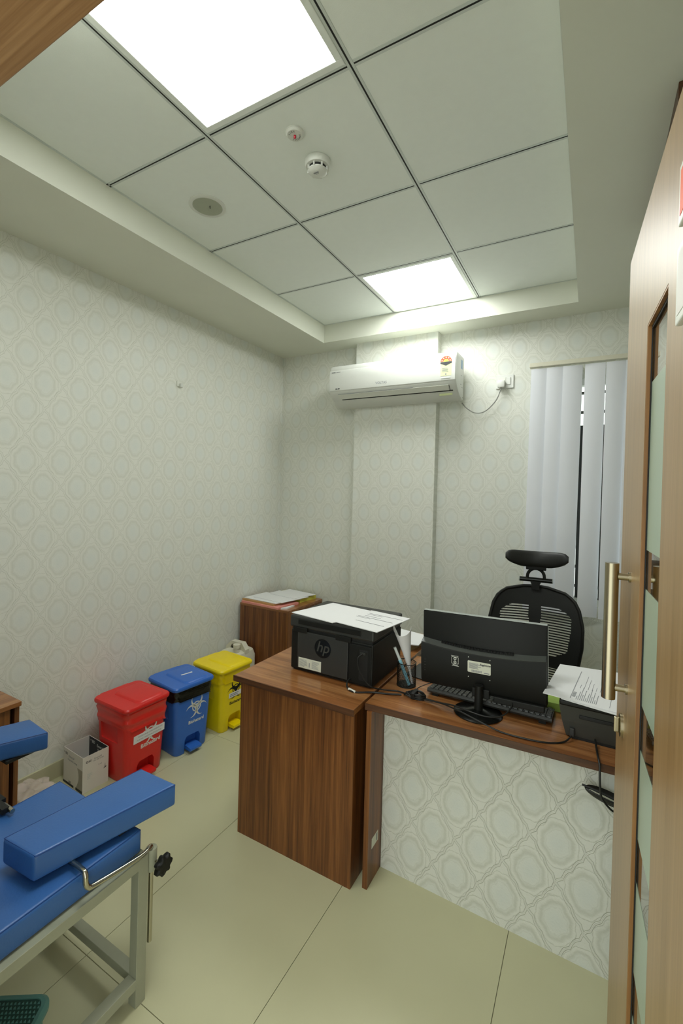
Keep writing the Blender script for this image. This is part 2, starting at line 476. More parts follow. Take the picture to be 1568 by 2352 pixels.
dr = struct(empty('door_2', (.067, 1.256, 0), R(2.9)))
dr['label'] = 'open light oak door leaf with glass strip and long pull handle'
G0, G1, GZ0, GZ1, DT = -.278, -.456, .20, 1.856, .042
b = B()
b.box(0, DT, G0, 0, .006, DZ - .004).box(0, DT, -.93, G1, .006, DZ - .004)
b.box(0, DT, G1, G0, GZ1, DZ - .004).box(0, DT, G1, G0, .006, GZ0)
leaf = b.out('leaf', M['dz'], dr)
b = B()
for a in ((G0 - .004, G0, GZ0, GZ1), (G1, G1 + .004, GZ0, GZ1), (G1 + .004, G0 - .004, GZ1 - .004, GZ1), (G1 + .004, G0 - .004, GZ0, GZ0 + .004)):
    b.box(.0005, DT - .0005, *a)
b.out('beading', M['bead'], dr)
b = B()
for a in ((G0 - .010, G0 - .004, GZ0 + .004, GZ1 - .004), (G1 + .004, G1 + .010, GZ0 + .004, GZ1 - .004), (G1 + .010, G0 - .010, GZ1 - .010, GZ1 - .004)):
    b.box(.0060, .0078, *a)
b.out('rubber_gasket', M['black'], dr)
pn = B().box(.0085, .0135, G1 + .004, G0 - .004, GZ0 + .004, GZ1 - .004).out('glass_pane', M['glass'], dr)
for z0, z1 in ((1.45, 1.75), (1.17, 1.38), (.93, 1.09), (.69, .85), (.45, .61), (.22, .37)):
    B().box(.0079, .0084, G1 + .005, G0 - .005, z0, z1).out('frosted_film', M['frost'], pn)
HY = -.163
h = B().tube([(-.033, HY, 1.126), (-.033, HY, 1.407)], .0128, 28).out('pull_handle', M['chrome'], dr, smooth=True)
for z in (1.380, 1.150):
    B().tube([(-.033, HY, z), (0, HY, z)], .0072, 20).out('handle_post', M['chrome'], h, smooth=True)
    B().tube([(-.004, HY, z), (0, HY, z)], .0105, 24).out('rosette', M['chrome'], h, smooth=True)
lk = B().tube([(-.005, -.105, 1.05), (0, -.105, 1.05)], .024, 28).out('lock_rosette', M['chrome'], dr, smooth=True)
B().box(-.016, -.005, -.109, -.101, 1.033, 1.067, bev=.003).out('thumb_turn', M['chrome'], lk)
for z0, z1, mt, nm in ((1.885, 1.962, 'orange', 'orange'), (1.760, 1.858, 'carton', 'white')):
    sg = B().box(-.008, 0, -.72, -.553, z0, z1, bev=.002).out('door_sign', M['white2'], dr)
    sg['label'] = 'white framed plate with %s panel on the door leaf' % nm
    B().box(-.0086, -.0081, -.71, -.563, z0 + .010, z1 - .010).out('sign_panel', M[mt], sg)

# window in the back wall
wn = struct(empty('window_1', ((WX0 + WX1) / 2, YB, WZ0)))
ww = (WX1 - WX0) / 2; wh = WZ1 - WZ0
b = B()
for a in ((-ww, -ww + .045, 0, wh), (ww - .045, ww, 0, wh), (-ww + .045, ww - .045, 0, .045), (-ww + .045, ww - .045, wh - .045, wh)):
    b.box(a[0], a[1], .02, .075, a[2], a[3])
b.out('window_frame', M['winf'], wn)
for x in (-.064, .064, .30): B().box(x - .012 - .125, x + .012 - .125, .012, .03, .045, wh - .30).out('sash_stile', M['iron'], wn)
B().box(-ww + .045, ww - .045, .045, .049, .045, wh - .045).out('glass_pane', M['glass'], wn)
for k in range(11): B().box(-ww, ww, .080, .092, .10 + k * .125, .118 + k * .125).out('grille_bar', M['iron'], wn)

# small dark wooden pelmet fixed under the border on the right
tag(B().box(0, .06, 0, .75, -.07, 0, bev=.002).out('pelmet', M['wedge'], loc=(.182, 1.54, ZS)), 'dark wooden pelmet strip under the ceiling border above the open door', 'pelmet')

# ================================================================== CEILING AND WALL FITTINGS
t = thing('smoke_detector', 'domed white smoke detector with dark vents hanging from ceiling tile', 'detector', (-.975, 1.492, ZC))
B().lathe([(.047, 0), (.051, -.004), (.051, -.020), (.047, -.028), (.037, -.030)], 40).out('base', M['white'], t, smooth=True)
B().lathe([(.036, -.030), (.035, -.040)], 32).out('vent_core', M['black'], t)
B().lathe([(.038, -.040), (.038, -.043), (.030, -.050), (.012, -.053), (.001, -.053)], 40).out('cap', M['white'], t, smooth=True)
for k in range(8):
    a = k * PI / 4 + .2
    B().box(.034, .042, -.0025, .0025, -.043, -.026, mtx=Matrix.Rotation(a, 4, 'Z')).out('vent_rib', M['white'], t)
flat('print', [rect(-.011, .011, -.006, .001), rect(-.007, .007, -.011, -.009)], M['inkl'], t, DOWN, (0, -.012, -.0531))
t = thing('fire_indicator', 'small round white fire indicator with red lamp and ring lettering on ceiling tile', 'indicator', (-.975, 1.335, ZC))
B().lathe([(.034, 0), (.034, -.006), (.028, -.012), (.001, -.012)], 40).out('body', M['white'], t, smooth=True)
B().lathe([(.0045, -.012), (.0045, -.020), (.002, -.023), (.0005, -.0235)], 16).out('lamp', plain('red lens', 'b01a30', .2), t, smooth=True)
def arc_text(s, r, a_mid, step, flip, parent, z):
    n = len(s)
    for k, ch in enumerate(s):
        a = a_mid + (k - (n - 1) / 2) * step * (1 if flip else -1)
        # local drawing plane seen from below: x right, y up(image)
        x, y = r * math.cos(a), r * math.sin(a)
        sp = a - PI / 2 if not flip else a + PI / 2
        text('letter', ch, .0095, M['ink'], parent, DOWN, (x, -y, z), sp)
arc_text('FIRE', .019, PI / 2 + .2, .42, False, t, -.0121)
arc_text('SECUMAX', .019, -PI / 2 + .2, .36, True, t, -.0121)

t = thing('ceiling_speaker', 'round flush ceiling speaker with grey mesh grille', 'speaker', (-1.580, 1.500, ZC))
B().lathe([(.083, 0), (.083, -.003), (.079, -.006), (.067, -.006), (.066, -.003)], 56).out('rim', M['white'], t, smooth=True)
B().lathe([(.067, -.001), (.066, -.0045), (.03, -.0062), (.001, -.0065)], 56).out('grille', plain('grille grey', 'a5aa98', .6, bump=.5, bscale=900), t, smooth=True)
flat('badge', [rect(-.010, .010, -.0015, .0), rect(-.010, .010, .002, .0035), rect(.0085, .010, -.003, .0035)], M['ink'], t, DOWN, (.012, .005, -.0068), .9)

# air conditioner
AX0, AX1 = -1.756, -.794; AL = (AX1 - AX0) / 2
t = thing('air_conditioner', 'white split air conditioner unit mounted high on the pilaster', 'air conditioner', ((AX0 + AX1) / 2, 3.14, 2.19))
prof = [(-.03, .0), (0, .004), (0, .293), (-.008, .300), (-.165, .300), (-.188, .296), (-.200, .285), (-.206, .262),
        (-.209, .20), (-.209, .125), (-.204, .100), (-.186, .074), (-.150, .046), (-.10, .018)]
rings = []
for x, s in ((-AL, .955), (-AL + .004, .985), (-AL + .012, 1), (AL - .012, 1), (AL - .004, .985), (AL, .955)):
    rings.append([(x, -.1 + (y + .1) * s, .15 + (z - .15) * s) for y, z in prof])
B().loft(rings).out('body', M['white'], t, smooth=True)
fp = [(-.2095, .258), (-.2135, .250), (-.2140, .20), (-.2140, .122), (-.2105, .106), (-.200, .106), (-.200, .258)]
rings = []
for x, s in ((-AL + .004, .98), (-AL + .010, 1), (AL - .010, 1), (AL - .004, .98)):
    rings.append([(x, y, .18 + (z - .18) * s) for y, z in fp])
B().loft(rings).out('front_panel', M['white'], t, smooth=True)
# louvre flap with dark slot below
def onp(x, y0, z0, y1, z1, th): pass
sl = Vector((0, -.150 + .190, .046 - .076)); 
fl1, fl2 = Vector((0, -.1925, .0795)), Vector((0, -.158, .0515))
nrm = Vector((0, -.63, -.78)).normalized()
def strip(a, b, x0, x1, lift, th):
    bb = B(); P = []
    for x in (x0, x1):
        for q, l in ((a, lift), (b, lift), (b, lift + th), (a, lift + th)):
            P.append(Vector((x, q.y, q.z)) + nrm * l)
    return bb.loft([P[:4], P[4:]])
strip(fl1, fl2, -AL + .07, AL - .055, .0005, .003).out('louvre_flap', M['white2'], t)
strip(fl2 + Vector((0, .0005, -.0006)), fl2 + Vector((0, .0075, -.006)), -AL + .085, AL - .03, .0004, .0012).out('air_slot', M['black'], t)
strip(fl1 + (fl2 - fl1) * .1, fl2, AL - .050, AL - .047, .0004, .0015).out('air_slot', M['black'], t)
strip(fl1 - (fl2 - fl1) * .08, fl1, -AL + .07, AL - .3, .0004, .0008).out('seam', M['inkl'], t)
text('brand_lettering', 'VOLTAS', .024, M['inkl'], t, FRONT, (-.05, -.2146, .132), 0, bold=.0004)
flat('display_mark', [rect(-.018, -.004, -.004, .003), rect(.002, .018, -.004, .003)], M['ink'], t, FRONT, (-AL + .075, -.2146, .119))
flat('small_print', [rect(-.04, -.008, -.003, .003), rect(.0, .035, -.0015, .0015)], M['inkl'], t, FRONT, (-AL + .062, -.2146, .243))
# energy label
lab = flat('energy_label', [rect(-.036, .036, -.128, -.02)], M['lgreen'], t, FRONT, (AL - .065, -.2147, .262))
def fan(r0, r1, a0, a1, n=16):
    return [(r1 * math.cos(a0 + (a1 - a0) * k / n), r1 * math.sin(a0 + (a1 - a0) * k / n)) for k in range(n + 1)] + \
           [(r0 * math.cos(a1 - (a1 - a0) * k / n), r0 * math.sin(a1 - (a1 - a0) * k / n)) for k in range(n + 1)]
flat('rating_arc', [fan(.018, .038, .05, PI - .05)], M['orange'], lab, UP, (0, -.035, .0006))
flat('rating_sun', [fan(.001, .016, .05, PI - .05)], M['yelf'], lab, UP, (0, -.035, .0006))
flat('rating_band', [[(-.038, -.036), (.038, -.036), (.038, -.046), (0, -.062), (-.038, -.046)]], M['ink'], lab, UP, (0, 0, .0006))
def star(cx, cy, r): return [(cx + (r if k % 2 == 0 else r * .45) * math.sin(k * PI / 5), cy + (r if k % 2 == 0 else r * .45) * math.cos(k * PI / 5)) for k in range(10)]
flat('star', [star(.028 * math.cos(a), .028 * math.sin(a), .006) for a in (.3, .93, 1.57, 2.2, 2.84)], M['white'], lab, UP, (0, -.035, .0012))
flat('print', printlines(.05, .03, 4, 3, 0, -.09) + [rect(-.005, .005, -.122, -.112)], M['inkl'], lab, UP, (0, 0, .0006))
flat('print', [rect(-.032, .032, -.004, .004)], M['acgrey'], t, FRONT, (AL - .065, -.2146, .122))
flat('warning_sticker', [rect(-.045, .045, -.008, .008)], M['lgreen'], t, FRONT, (AL - .085, -.131, .030))
flat('side_sticker', [rect(-.018, .018, -.03, .03)], M['bluelab'], t, RIGHT, (AL - .0002 + .0003, -.06, .24))
for q in (rect(-.03, -.01, .0, .003), rect(-.035, -.015, -.06, -.057), rect(-.0, .02, -.075, -.072), rect(.02, .04, -.14, -.137)):
    flat('side_slot', [q], M['inkl'], t, RIGHT, (AL + .0001, -.05, .16))

t = thing('wall_socket', 'square white wall socket with switch beside the air conditioner', 'socket', (-.533, YB, 2.318))
B().box(-.058, .058, -.009, 0, -.046, .046, bev=.003).out('plate', M['white'], t)
B().box(.012, .038, -.014, -.009, -.022, .026, bev=.002).out('rocker_switch', M['white'], t)
B().box(-.040, .006, -.012, -.009, -.030, .030, bev=.002).out('outlet', M['white2'], t)
t = thing('power_cord', 'grey power cord with white plug drooping from air conditioner', 'cord', (-.55, YB, 2.30))
B().box(-.024, .022, -.050, -.0122, -.026, .022, bev=.006).out('plug', M['white'], t, smooth=True)
B().tube([(-.002, -.035, -.024), (-.006, -.035, -.045), (-.035, -.035, -.115), (-.105, -.03, -.18), (-.175, -.03, -.185), (-.235, -.03, -.145), (-.262, -.04, -.112)], .0035, 10, smooth=6).out('cable', plain('grey cable', '8f918b', .5), t, smooth=True)

t = thing('wall_hook', 'tiny white plastic clip stuck on the left wallpapered wall', 'hook', (XL, 2.08, 2.225))
B().box(0, .006, -.024, .022, -.018, .018, bev=.002).out('back_plate', M['white2'], t)
B().box(.006, .022, -.006, .014, -.022, .004, bev=.003).out('clip', M['white'], t)

# vertical blinds
t = thing('vertical_blind', 'pale blue-white vertical blind hanging over the window', 'blind', (-.37, 3.155, .80))
B().box(0, .95, -.022, .022, 1.575, 1.603, bev=.003).out('headrail', M['can'], t)
vx = [.065, .157, .250, .372, .485, .585, .68, .77, .86]
for i, x in enumerate(vx):
    tw = [R(7), R(6), R(7), R(-3), R(5), R(7), R(8), R(7), R(7)][i]
    tw2 = tw + [R(4), R(4), R(6), R(18), R(12), R(6), R(5), R(5), R(5)][i]
    b = B(); n = 12
    rows = []
    for j in range(13):
        f = j / 12; a = tw2 + (tw - tw2) * f
        cx = x - .012 * (1 - f) + (.006 if i > 2 else 0) * (1 - f)
        row = []
        for k in range(n + 1):
            q = k / n - .5
            y = .005 * (1 - 4 * q * q)
            px_, py_ = q * .110, -y
            row.append((cx + px_ * math.cos(a) - py_ * math.sin(a), -.004 + px_ * math.sin(a) + py_ * math.cos(a), .01 + 1.555 * f))
        rows.append(row)
    th = [[(p[0], p[1] + .0006, p[2]) for p in r] for r in rows]
    b.loft([r + q[::-1] for r, q in zip(rows, th)])
    v = b.out('vane', M['vane'], t, smooth=True)
    B().box(x - .010, x + .010, -.003, .003, 1.563, 1.578).out('vane_clip', M['white2'], v)
b = B()
for i in range(len(vx) - 1):
    for k in range(12):
        f = k / 12
        x = vx[i] - .012 + (vx[i + 1] - vx[i]) * f
        z = .018 - .022 * math.sin(PI * f) - (.018 if i == 2 else 0) * math.sin(PI * f)
        bmesh.ops.create_icosphere(b.bm, subdivisions=1, radius=.0024, matrix=Matrix.Translation((x, -.016, z)))
ch = b.out('bead_chain', M['white'], t); ch['kind'] = 'stuff'

# ================================================================== BACK CABINET AND FILES
t = thing('wooden_cabinet', 'walnut cabinet in the far corner with files stacked on top', 'cabinet', (-2.16, 2.955, 0))
B().box(-.230, .235, -.245, .235, .625, .643, bev=.001).out('top', M['wx_lit'], t)
B().box(-.228, .233, -.243, -.225, .0, .625).out('front_panel', M['wz_shade'], t)
B().box(-.228, -.210, -.225, .233, .0, .625).out('side_panel', M['wz_shade'], t)
B().box(.215, .233, -.225, .233, .0, .625).out('side_panel', M['wz_shade'], t)
B().box(-.210, .215, .215, .233, .0, .625).out('back_panel', M['wz_shade'], t)
def slab(name, label, cat, corners, z0, z1, mat, group=None, bev=0):
    cx = sum(c[0] for c in corners) / len(corners); cy = sum(c[1] for c in corners) / len(corners)
    b = B().prism([(c[0] - cx, c[1] - cy) for c in corners], 'z', 0, z1 - z0)
    return tag(b.out(name, mat, loc=(cx, cy, z0)), label, cat, group)
z = .643
o = slab('folder', 'pink cardboard folder at the bottom of the cabinet pile', 'folder', [(-2.385, 2.72), (-2.02, 2.70), (-1.985, 2.93), (-2.37, 2.99)], z, z + .014, M['pink'])
slab('file', 'yellow-green file lying behind the pink folder on the cabinet', 'file', [(-2.30, 3.0), (-2.0, 2.975), (-1.975, 3.17), (-2.29, 3.18)], z, z + .030, M['yelf'])
slab('folder', 'tan manila folder in the middle of the cabinet pile', 'folder', [(-2.39, 2.735), (-2.075, 2.722), (-2.04, 2.96), (-2.37, 2.97)], z + .014, z + .028, M['tan'])
slab('paper_bundle', 'crumpled white papers sticking out of the pink folder', 'paper', [(-2.005, 2.725), (-1.965, 2.75), (-1.975, 2.86), (-1.985, 2.83)], z + .0, z + .010, M['paper'])
for k, (c, lab) in enumerate((([(-2.39, 2.75), (-2.06, 2.735), (-1.99, 2.97), (-2.36, 3.0)], 'lower loose white sheets on the tan folder in the corner'),
                           ([(-2.33, 2.80), (-2.03, 2.77), (-1.97, 3.05), (-2.30, 3.10)], 'upper loose white sheets topping the cabinet pile'),
                           ([(-2.28, 2.95), (-2.02, 2.92), (-1.96, 3.14), (-2.25, 3.18)], 'rearmost white sheets of the cabinet pile near the corner'))):
    slab('paper_sheets', lab, 'paper', c, z + .0295 + k * .004, z + .033 + k * .004, M['paper'], 'loose papers on the corner cabinet')

# ================================================================== DESKS
t = thing('printer_desk', 'walnut desk with overhanging top carrying the large black printer', 'desk', (-1.058, 2.03, 0))
B().box(-.298, .297, -.520, .520, .690, .715, bev=.0015, seg=1).out('desktop', M['wx_lit'], t)
B().box(-.300, .299, -.5225, -.520, .690, .7145).out('edge_band', M['wedge'], t)
B().box(-.286, .286, -.485, -.467, 0, .690).out('front_panel', M['wz_shade'], t)
B().box(-.286, -.268, -.467, .500, 0, .690).out('side_panel', M['wz_shade'], t)
B().box(.268, .286, -.467, .500, 0, .690).out('side_panel', M['wz_shade'], t)

t = thing('computer_desk', 'long walnut desk with wallpapered front panel carrying the monitor', 'desk', (-.748, 1.587, 0))
rot = Matrix.Rotation(R(2.6), 4, 'Z')
sk = math.tan(R(2.6))
B().prism([(0, 0), (1.55, 1.55 * sk), (1.55, .60), (0, .60)], 'z', .690, .715).out('desktop', M['wx_lit'], t)
B().prism([(0, -.0025), (1.55, 1.55 * sk - .0025), (1.55, 1.55 * sk), (0, 0)], 'z', .690, .7145).out('edge_band', M['wedge'], t)
lg = B().box(.012, .032, -.010, .55, 0, .690).out('leg_panel', M['wz_shade'], t)
B().box(1.50, 1.52, .08, .60, 0, .690).out('leg_panel', M['wz_shade'], t)
B().box(.033, 1.50, .118, .136, 0, .690, mtx=Matrix.Translation((.033, .118, 0)) @ Matrix.Rotation(R(-1.6), 4, 'Z') @ Matrix.Translation((-.033, -.118, 0))).out('modesty_panel', M['paper_desk'], t)
flat('asset_sticker', [rect(-.03, .03, -.02, .02)], M['label'], lg, RIGHT, (.0321, .055, .155))
flat('barcode', [rect(.012, .022, -.014, .014)], M['inkl'], lg, RIGHT, (.0327, .055, .155))

# ================================================================== LARGE PRINTER
DTZ = .7155
t = thing('laser_printer', 'large black laser printer seen from behind with round logo', 'printer', (-.985, 1.86, DTZ))
B().box(-.205, .210, -.155, .165, .006, .186, bev=.006).out('body', M['blk'], t)
B().box(-.195, .200, -.145, .155, 0, .008).out('foot_plate', M['black'], t)
B().box(-.212, .213, -.158, .170, .196, .250, bev=.008).out('scanner_lid', M['blk2'], t)
B().box(-.200, .205, -.150, .160, .184, .198).out('gap_core', M['black'], t)
B().box(-.165, .095, -.1615, -.156, .016, .184, bev=.002).out('rear_door', plain('charcoal plastic', '2e2f2d', .42, bump=.1, bscale=500), t)
B().box(.102, .205, -.1610, -.156, .012, .176, bev=.002).out('socket_block', M['blk'], t)
B().box(.150, .190, -.1616, -.1605, .03, .158, bev=.0004, seg=1).out('socket_recess', M['black'], t)
B().box(-.165, .155, -.1615, -.157, .214, .236, bev=.002).out('lid_rib', M['blk'], t)
for x in (-.155, .068): B().box(x - .035, x + .04, -.164, -.150, .178, .200, bev=.002).out('hinge', M['blk'], t)
lg = flat('logo_disc', [[(.042 * math.cos(2 * PI * k / 40), .042 * math.sin(2 * PI * k / 40)) for k in range(40)]], M['blkg'], t, FRONT, (-.031, -.1616, .127))
text('logo_lettering', 'hp', .066, plain('logo grey', '3a3b38', .45), lg, UP, (0, .004, .0008), 0, shear=.25, bold=.0006)
lb = flat('rating_label', [rect(-.060, .060, -.023, .023)], M['label'], t, FRONT, (-.097, -.1616, .043))
flat('print', printlines(.045, .034, 7, 5, -.033, .0, .16) + printlines(.04, .034, 8, 6, .032, 0, .14) + [rect(-.003, .001, -.014, .006)], M['inkl'], lb, UP, (0, 0, .0006))
B().box(-.013, .013, -.006, .002, -.004, .004, mtx=Matrix.Translation((.170, -.1635, .147))).out('usb_plug', M['blk2'], t)

def sheet(name, label, corners, z, mat=None, th=.0012, group=None, curl=0, lines=None, zt=None, ink='ink'):
    """paper sheet from four plan corners (a,b,c,d), bilinear grid, own thickness"""
    cx = sum(c[0] for c in corners) / 4; cy = sum(c[1] for c in corners) / 4
    n = 8; top = []
    zc = zt or (0, 0, 0, 0)
    def P(u, v):
        a, b_, c, d = corners
        x = (a[0] * (1 - u) + b_[0] * u) * (1 - v) + (d[0] * (1 - u) + c[0] * u) * v
        y = (a[1] * (1 - u) + b_[1] * u) * (1 - v) + (d[1] * (1 - u) + c[1] * u) * v
        h = (zc[0] * (1 - u) + zc[1] * u) * (1 - v) + (zc[3] * (1 - u) + zc[2] * u) * v
        return (x - cx, y - cy, h + curl * (abs(u - .5) * 2) ** 3)
    b = bmesh.new(); lay = []
    for dz in (0, th):
        lay.append([[b.verts.new((P(i / n, j / n)[0], P(i / n, j / n)[1], P(i / n, j / n)[2] + dz)) for i in range(n + 1)] for j in range(n + 1)])
    for l in lay:
        for j in range(n):
            for i in range(n): b.faces.new((l[j][i], l[j][i + 1], l[j + 1][i + 1], l[j + 1][i]))
    for i in range(n):
        for (j0, i0, i1) in ((0, i, i + 1), (n, i, i + 1)):
            b.faces.new((lay[0][j0][i0], lay[0][j0][i1], lay[1][j0][i1], lay[1][j0][i0]))
            b.faces.new((lay[0][i0][j0], lay[0][i1][j0], lay[1][i1][j0], lay[1][i0][j0]))
    o = tag(finish(b, name, mat or M['paper'], loc=(cx, cy, z), smooth=False), label, 'paper', group)
    if lines:
        k = B()
        for (u0, u1, v0, v1) in lines:
            q = [P(u0, v0), P(u1, v0), P(u1, v1), P(u0, v1)]
            k.loft([[(p[0], p[1], p[2] + th + .0002) for p in q], [(p[0], p[1], p[2] + th + .0004) for p in q]])
        k.out('print', M[ink], o)
    return o
ZP = DTZ + .2505
sheet('paper_sheet', 'blank white sheet on the left of the big printer lid', [(-1.205, 1.725), (-.965, 1.690), (-.845, 1.955), (-1.135, 1.99)], ZP, th=.003)
sheet('paper_sheet', 'printed form with underlined rows on the right of the big printer lid', [(-.955, 1.700), (-.742, 1.668), (-.698, 1.935), (-.905, 1.96)], ZP + .0035, th=.003,
      lines=[(.12, .95, .80, .812), (.12, .5, .74, .75), (.15, .55, .64, .65), (.05, .9, .55, .562), (.05, .4, .50, .51), (.22, .9, .30, .312)])

# pen holder, pens and a rolled sheet
t = thing('pen_holder', 'round black wire mesh pen holder on the computer desk', 'pen holder', (-.672, 1.832, DTZ))
hr, hh = .040, .098
B().lathe([(hr - .001, 0), (hr, .002), (hr, .004), (hr - .002, .004), (.001, .004)], 36).out('bottom', M['holder'], t)
for z, nm in ((.001, 'bottom_ring'), (hh, 'rim')):
    B().tube([(hr * math.cos(2 * PI * k / 36), hr * math.sin(2 * PI * k / 36), z) for k in range(37)], .0018, 8).out(nm, M['holder'], t, smooth=True)
b = B()
for k in range(40):
    for sgn in (1, -1):
        a0 = 2 * PI * k / 40
        b.tube([(hr * math.cos(a0 + sgn * f * .9), hr * math.sin(a0 + sgn * f * .9), .004 + (hh - .004) * f) for f in (0, .2, .4, .6, .8, 1)], .00062, 4, cap=False)
ms_ = b.out('mesh_wall', M['holder'], t); ms_['kind'] = 'stuff'
t = thing('rolled_paper', 'white paper sheet rolled into a cone standing in the pen holder', 'paper', (-.668, 1.838, DTZ + .006))
rings = []
for f in [k / 14 for k in range(15)]:
    r = .005 + .034 * max(0, (f - .22) / .78) ** 1.15
    cx, cy = .018 - .050 * f, .006 - .006 * f
    sp = R(345 - 150 * f)
    o = []; i = []
    for k in range(25):
        a_ = -PI / 2 + .25 + sp * (k / 24 - .5)
        z = .238 * f - .030 * f * f * math.cos(a_ + PI / 2 - .25)
        o.append((cx + r * math.cos(a_), cy + r * math.sin(a_), z)); i.append((cx + (r - .0007) * math.cos(a_), cy + (r - .0007) * math.sin(a_), z))
    rings.append(o + i[::-1])
B().loft(rings).out('sheet', M['paper'], t, smooth=True)
t = thing('syringe_pen', 'clear capped pen with pale blue grip leaning in the pen holder', 'pen', (-.678, 1.815, DTZ + .006))
B().tube([(.024, .004, .002), (-.010, -.004, .085), (-.018, -.006, .105)], .0070, 14).out('barrel', plain('pale blue plastic', '86bfd2', .3), t, smooth=True)
B().tube([(-.018, -.006, .105), (-.040, -.012, .155)], .0060, 14).out('cap', plain('clear cap', 'c9d0ce', .15), t, smooth=True)

# papers behind the big printer
slab('register', 'brown register book lying under white papers behind the pen holder', 'book', [(-.98, 2.22), (-.80, 2.22), (-.775, 2.40), (-.97, 2.42)], DTZ, DTZ + .032, M['brownf'])
sheet('paper_sheet', 'white sheets on the brown register behind the pen holder', [(-.99, 2.17), (-.76, 2.24), (-.77, 2.42), (-.98, 2.46)], DTZ + .0325, th=.004)

# ================================================================== MONITOR, KEYBOARD, LEDGER
MX, MY = -.352, 1.745
t = thing('computer_monitor', 'black flat monitor seen from behind on a round base', 'monitor', (MX, MY, DTZ))
B().lathe([(.088, 0), (.089, .003), (.084, .006), (.04, .010), (.020, .016), (.001, .016)], 56).out('base', M['blkg'], t, smooth=True)
B().lathe([(.016, .014), (.0155, .05), (.0155, .105)], 28, c=(.002, .0, 0)).out('neck', M['blk'], t, smooth=True)
hd = empty('screen_head', (.0, .035, .205), rot=(0, R(-1.4), 0)); hd.parent = t
b = B().box(-.236, .232, .010, .032, -.146, .146, bev=.006)
b.out('screen_shell', M['blk'], hd, smooth=True)
B().box(-.234, .230, .012, .0335, .1455, .1475, bev=.0008, seg=1).out('top_trim', M['silver'], hd)
B().box(.2318, .2332, .014, .033, -.06, .140, bev=.0005, seg=1).out('side_trim', M['silver'], hd)
B().box(-.222, .218, .0318, .0326, -.13, .132).out('screen', M['blkg'], hd)
# lower bulge with bowed upper lip
n = 24; rings = []
for k in range(n + 1):
    x = -.234 + .464 * k / n; q = (k / n - .5) * 2
    zt = .008 + .017 * q * q
    rings.append([(x, .012, -.145), (x, -.004, -.143), (x, -.016, -.125), (x, -.020, -.06), (x, -.020, zt - .006), (x, -.017, zt - .001), (x, .012, zt + .012)])
B().loft(rings).out('rear_bulge', plain('matte black', '151613', .55, bump=.1, bscale=500, spec=.25), hd, smooth=True)
rings = []
for k in range(n + 1):
    x = -.232 + .460 * k / n; q = (k / n - .5) * 2; zt = .0075 + .017 * q * q
    rings.append([(x, -.0178, zt - .001), (x, .0105, zt + .0115), (x, .0105, zt + .0125), (x, -.0182, zt + .0005)])
B().loft(rings).out('bulge_lip', plain('grey sheen plastic', '474a46', .35), hd)
b = B()
for k in range(62):
    x = -.155 + .27 * k / 61; q = (x / .232); zt = .0075 + .017 * q * q
    b.box(x - .001, x + .001, -.002, .0095, zt + .0095, zt + .018)
v = b.out('vent_slots', M['black'], hd); v['kind'] = 'stuff'
for dx in (-.044, .036):
    for dz in (-.075, .0):
        B().tube([(dx, -.0215, dz - .005), (dx, -.0195, dz - .005)], .0016, 10).out('screw', M['white2'], hd)
lb = flat('rating_label', [rr(.086, .044, .004)], M['label'], hd, FRONT, (-.004, -.0203, -.040))
text('label_lettering', 'Registone', .010, M['ink'], lb, UP, (.022, .013, .0006), shear=.3, bold=.0003)
flat('print', printlines(.05, .022, 6, 8, -.012, .004) + [rect(-.028 + k * .0032, -.0265 + k * .0032 + (k % 3) * .0004, -.019, -.011) for k in range(12)] + [rect(.018, .038, -.018, -.015)], M['inkl'], lb, UP, (0, 0, .0006))
mk = [fan(.0045, .0068, 0, 2 * PI - .01, 20), ]
flat('safety_mark', [[(x, y + .0068) for x, y in fan(.0028, .0056, 0, 2 * PI - .02, 20)], [(x, y - .0068) for x, y in fan(.0028, .0056, 0, 2 * PI - .02, 20)],
     rect(-.0135, -.0122, -.013, .013), rect(.0122, .0135, -.013, .013), rect(-.0122, .0122, .0122, .0135), rect(-.0122, .0122, -.0135, -.0122),
     rect(-.015, .013, .0165, .018), rect(-.009, .011, -.0185, -.0168), rect(-.012, .015, -.022, -.0205)], M['white2'], hd, FRONT, (-.096, -.0203, -.028))
for k in range(5): B().tube([(-.218, -.0205, -.045 - k * .011), (-.218, -.0195, -.045 - k * .011)], .0007, 6).out('button_dot', M['inkl'], hd)
B().box(-.03, .035, -.024, -.010, -.152, -.118, bev=.003).out('neck_mount', M['blk'], hd)
B().box(.05, .225, -.026, .0, -.158, -.135, bev=.003).out('port_cover', M['blk'], hd)

for c in list(hd.children):                 # parts belong to the monitor itself
    mm = hd.matrix_local.copy() if False else Matrix.Translation(hd.location) @ hd.rotation_euler.to_matrix().to_4x4()
    loc_m = c.matrix_basis.copy()
    c.parent = t; c.matrix_basis = mm @ loc_m
bpy.data.objects.remove(hd)

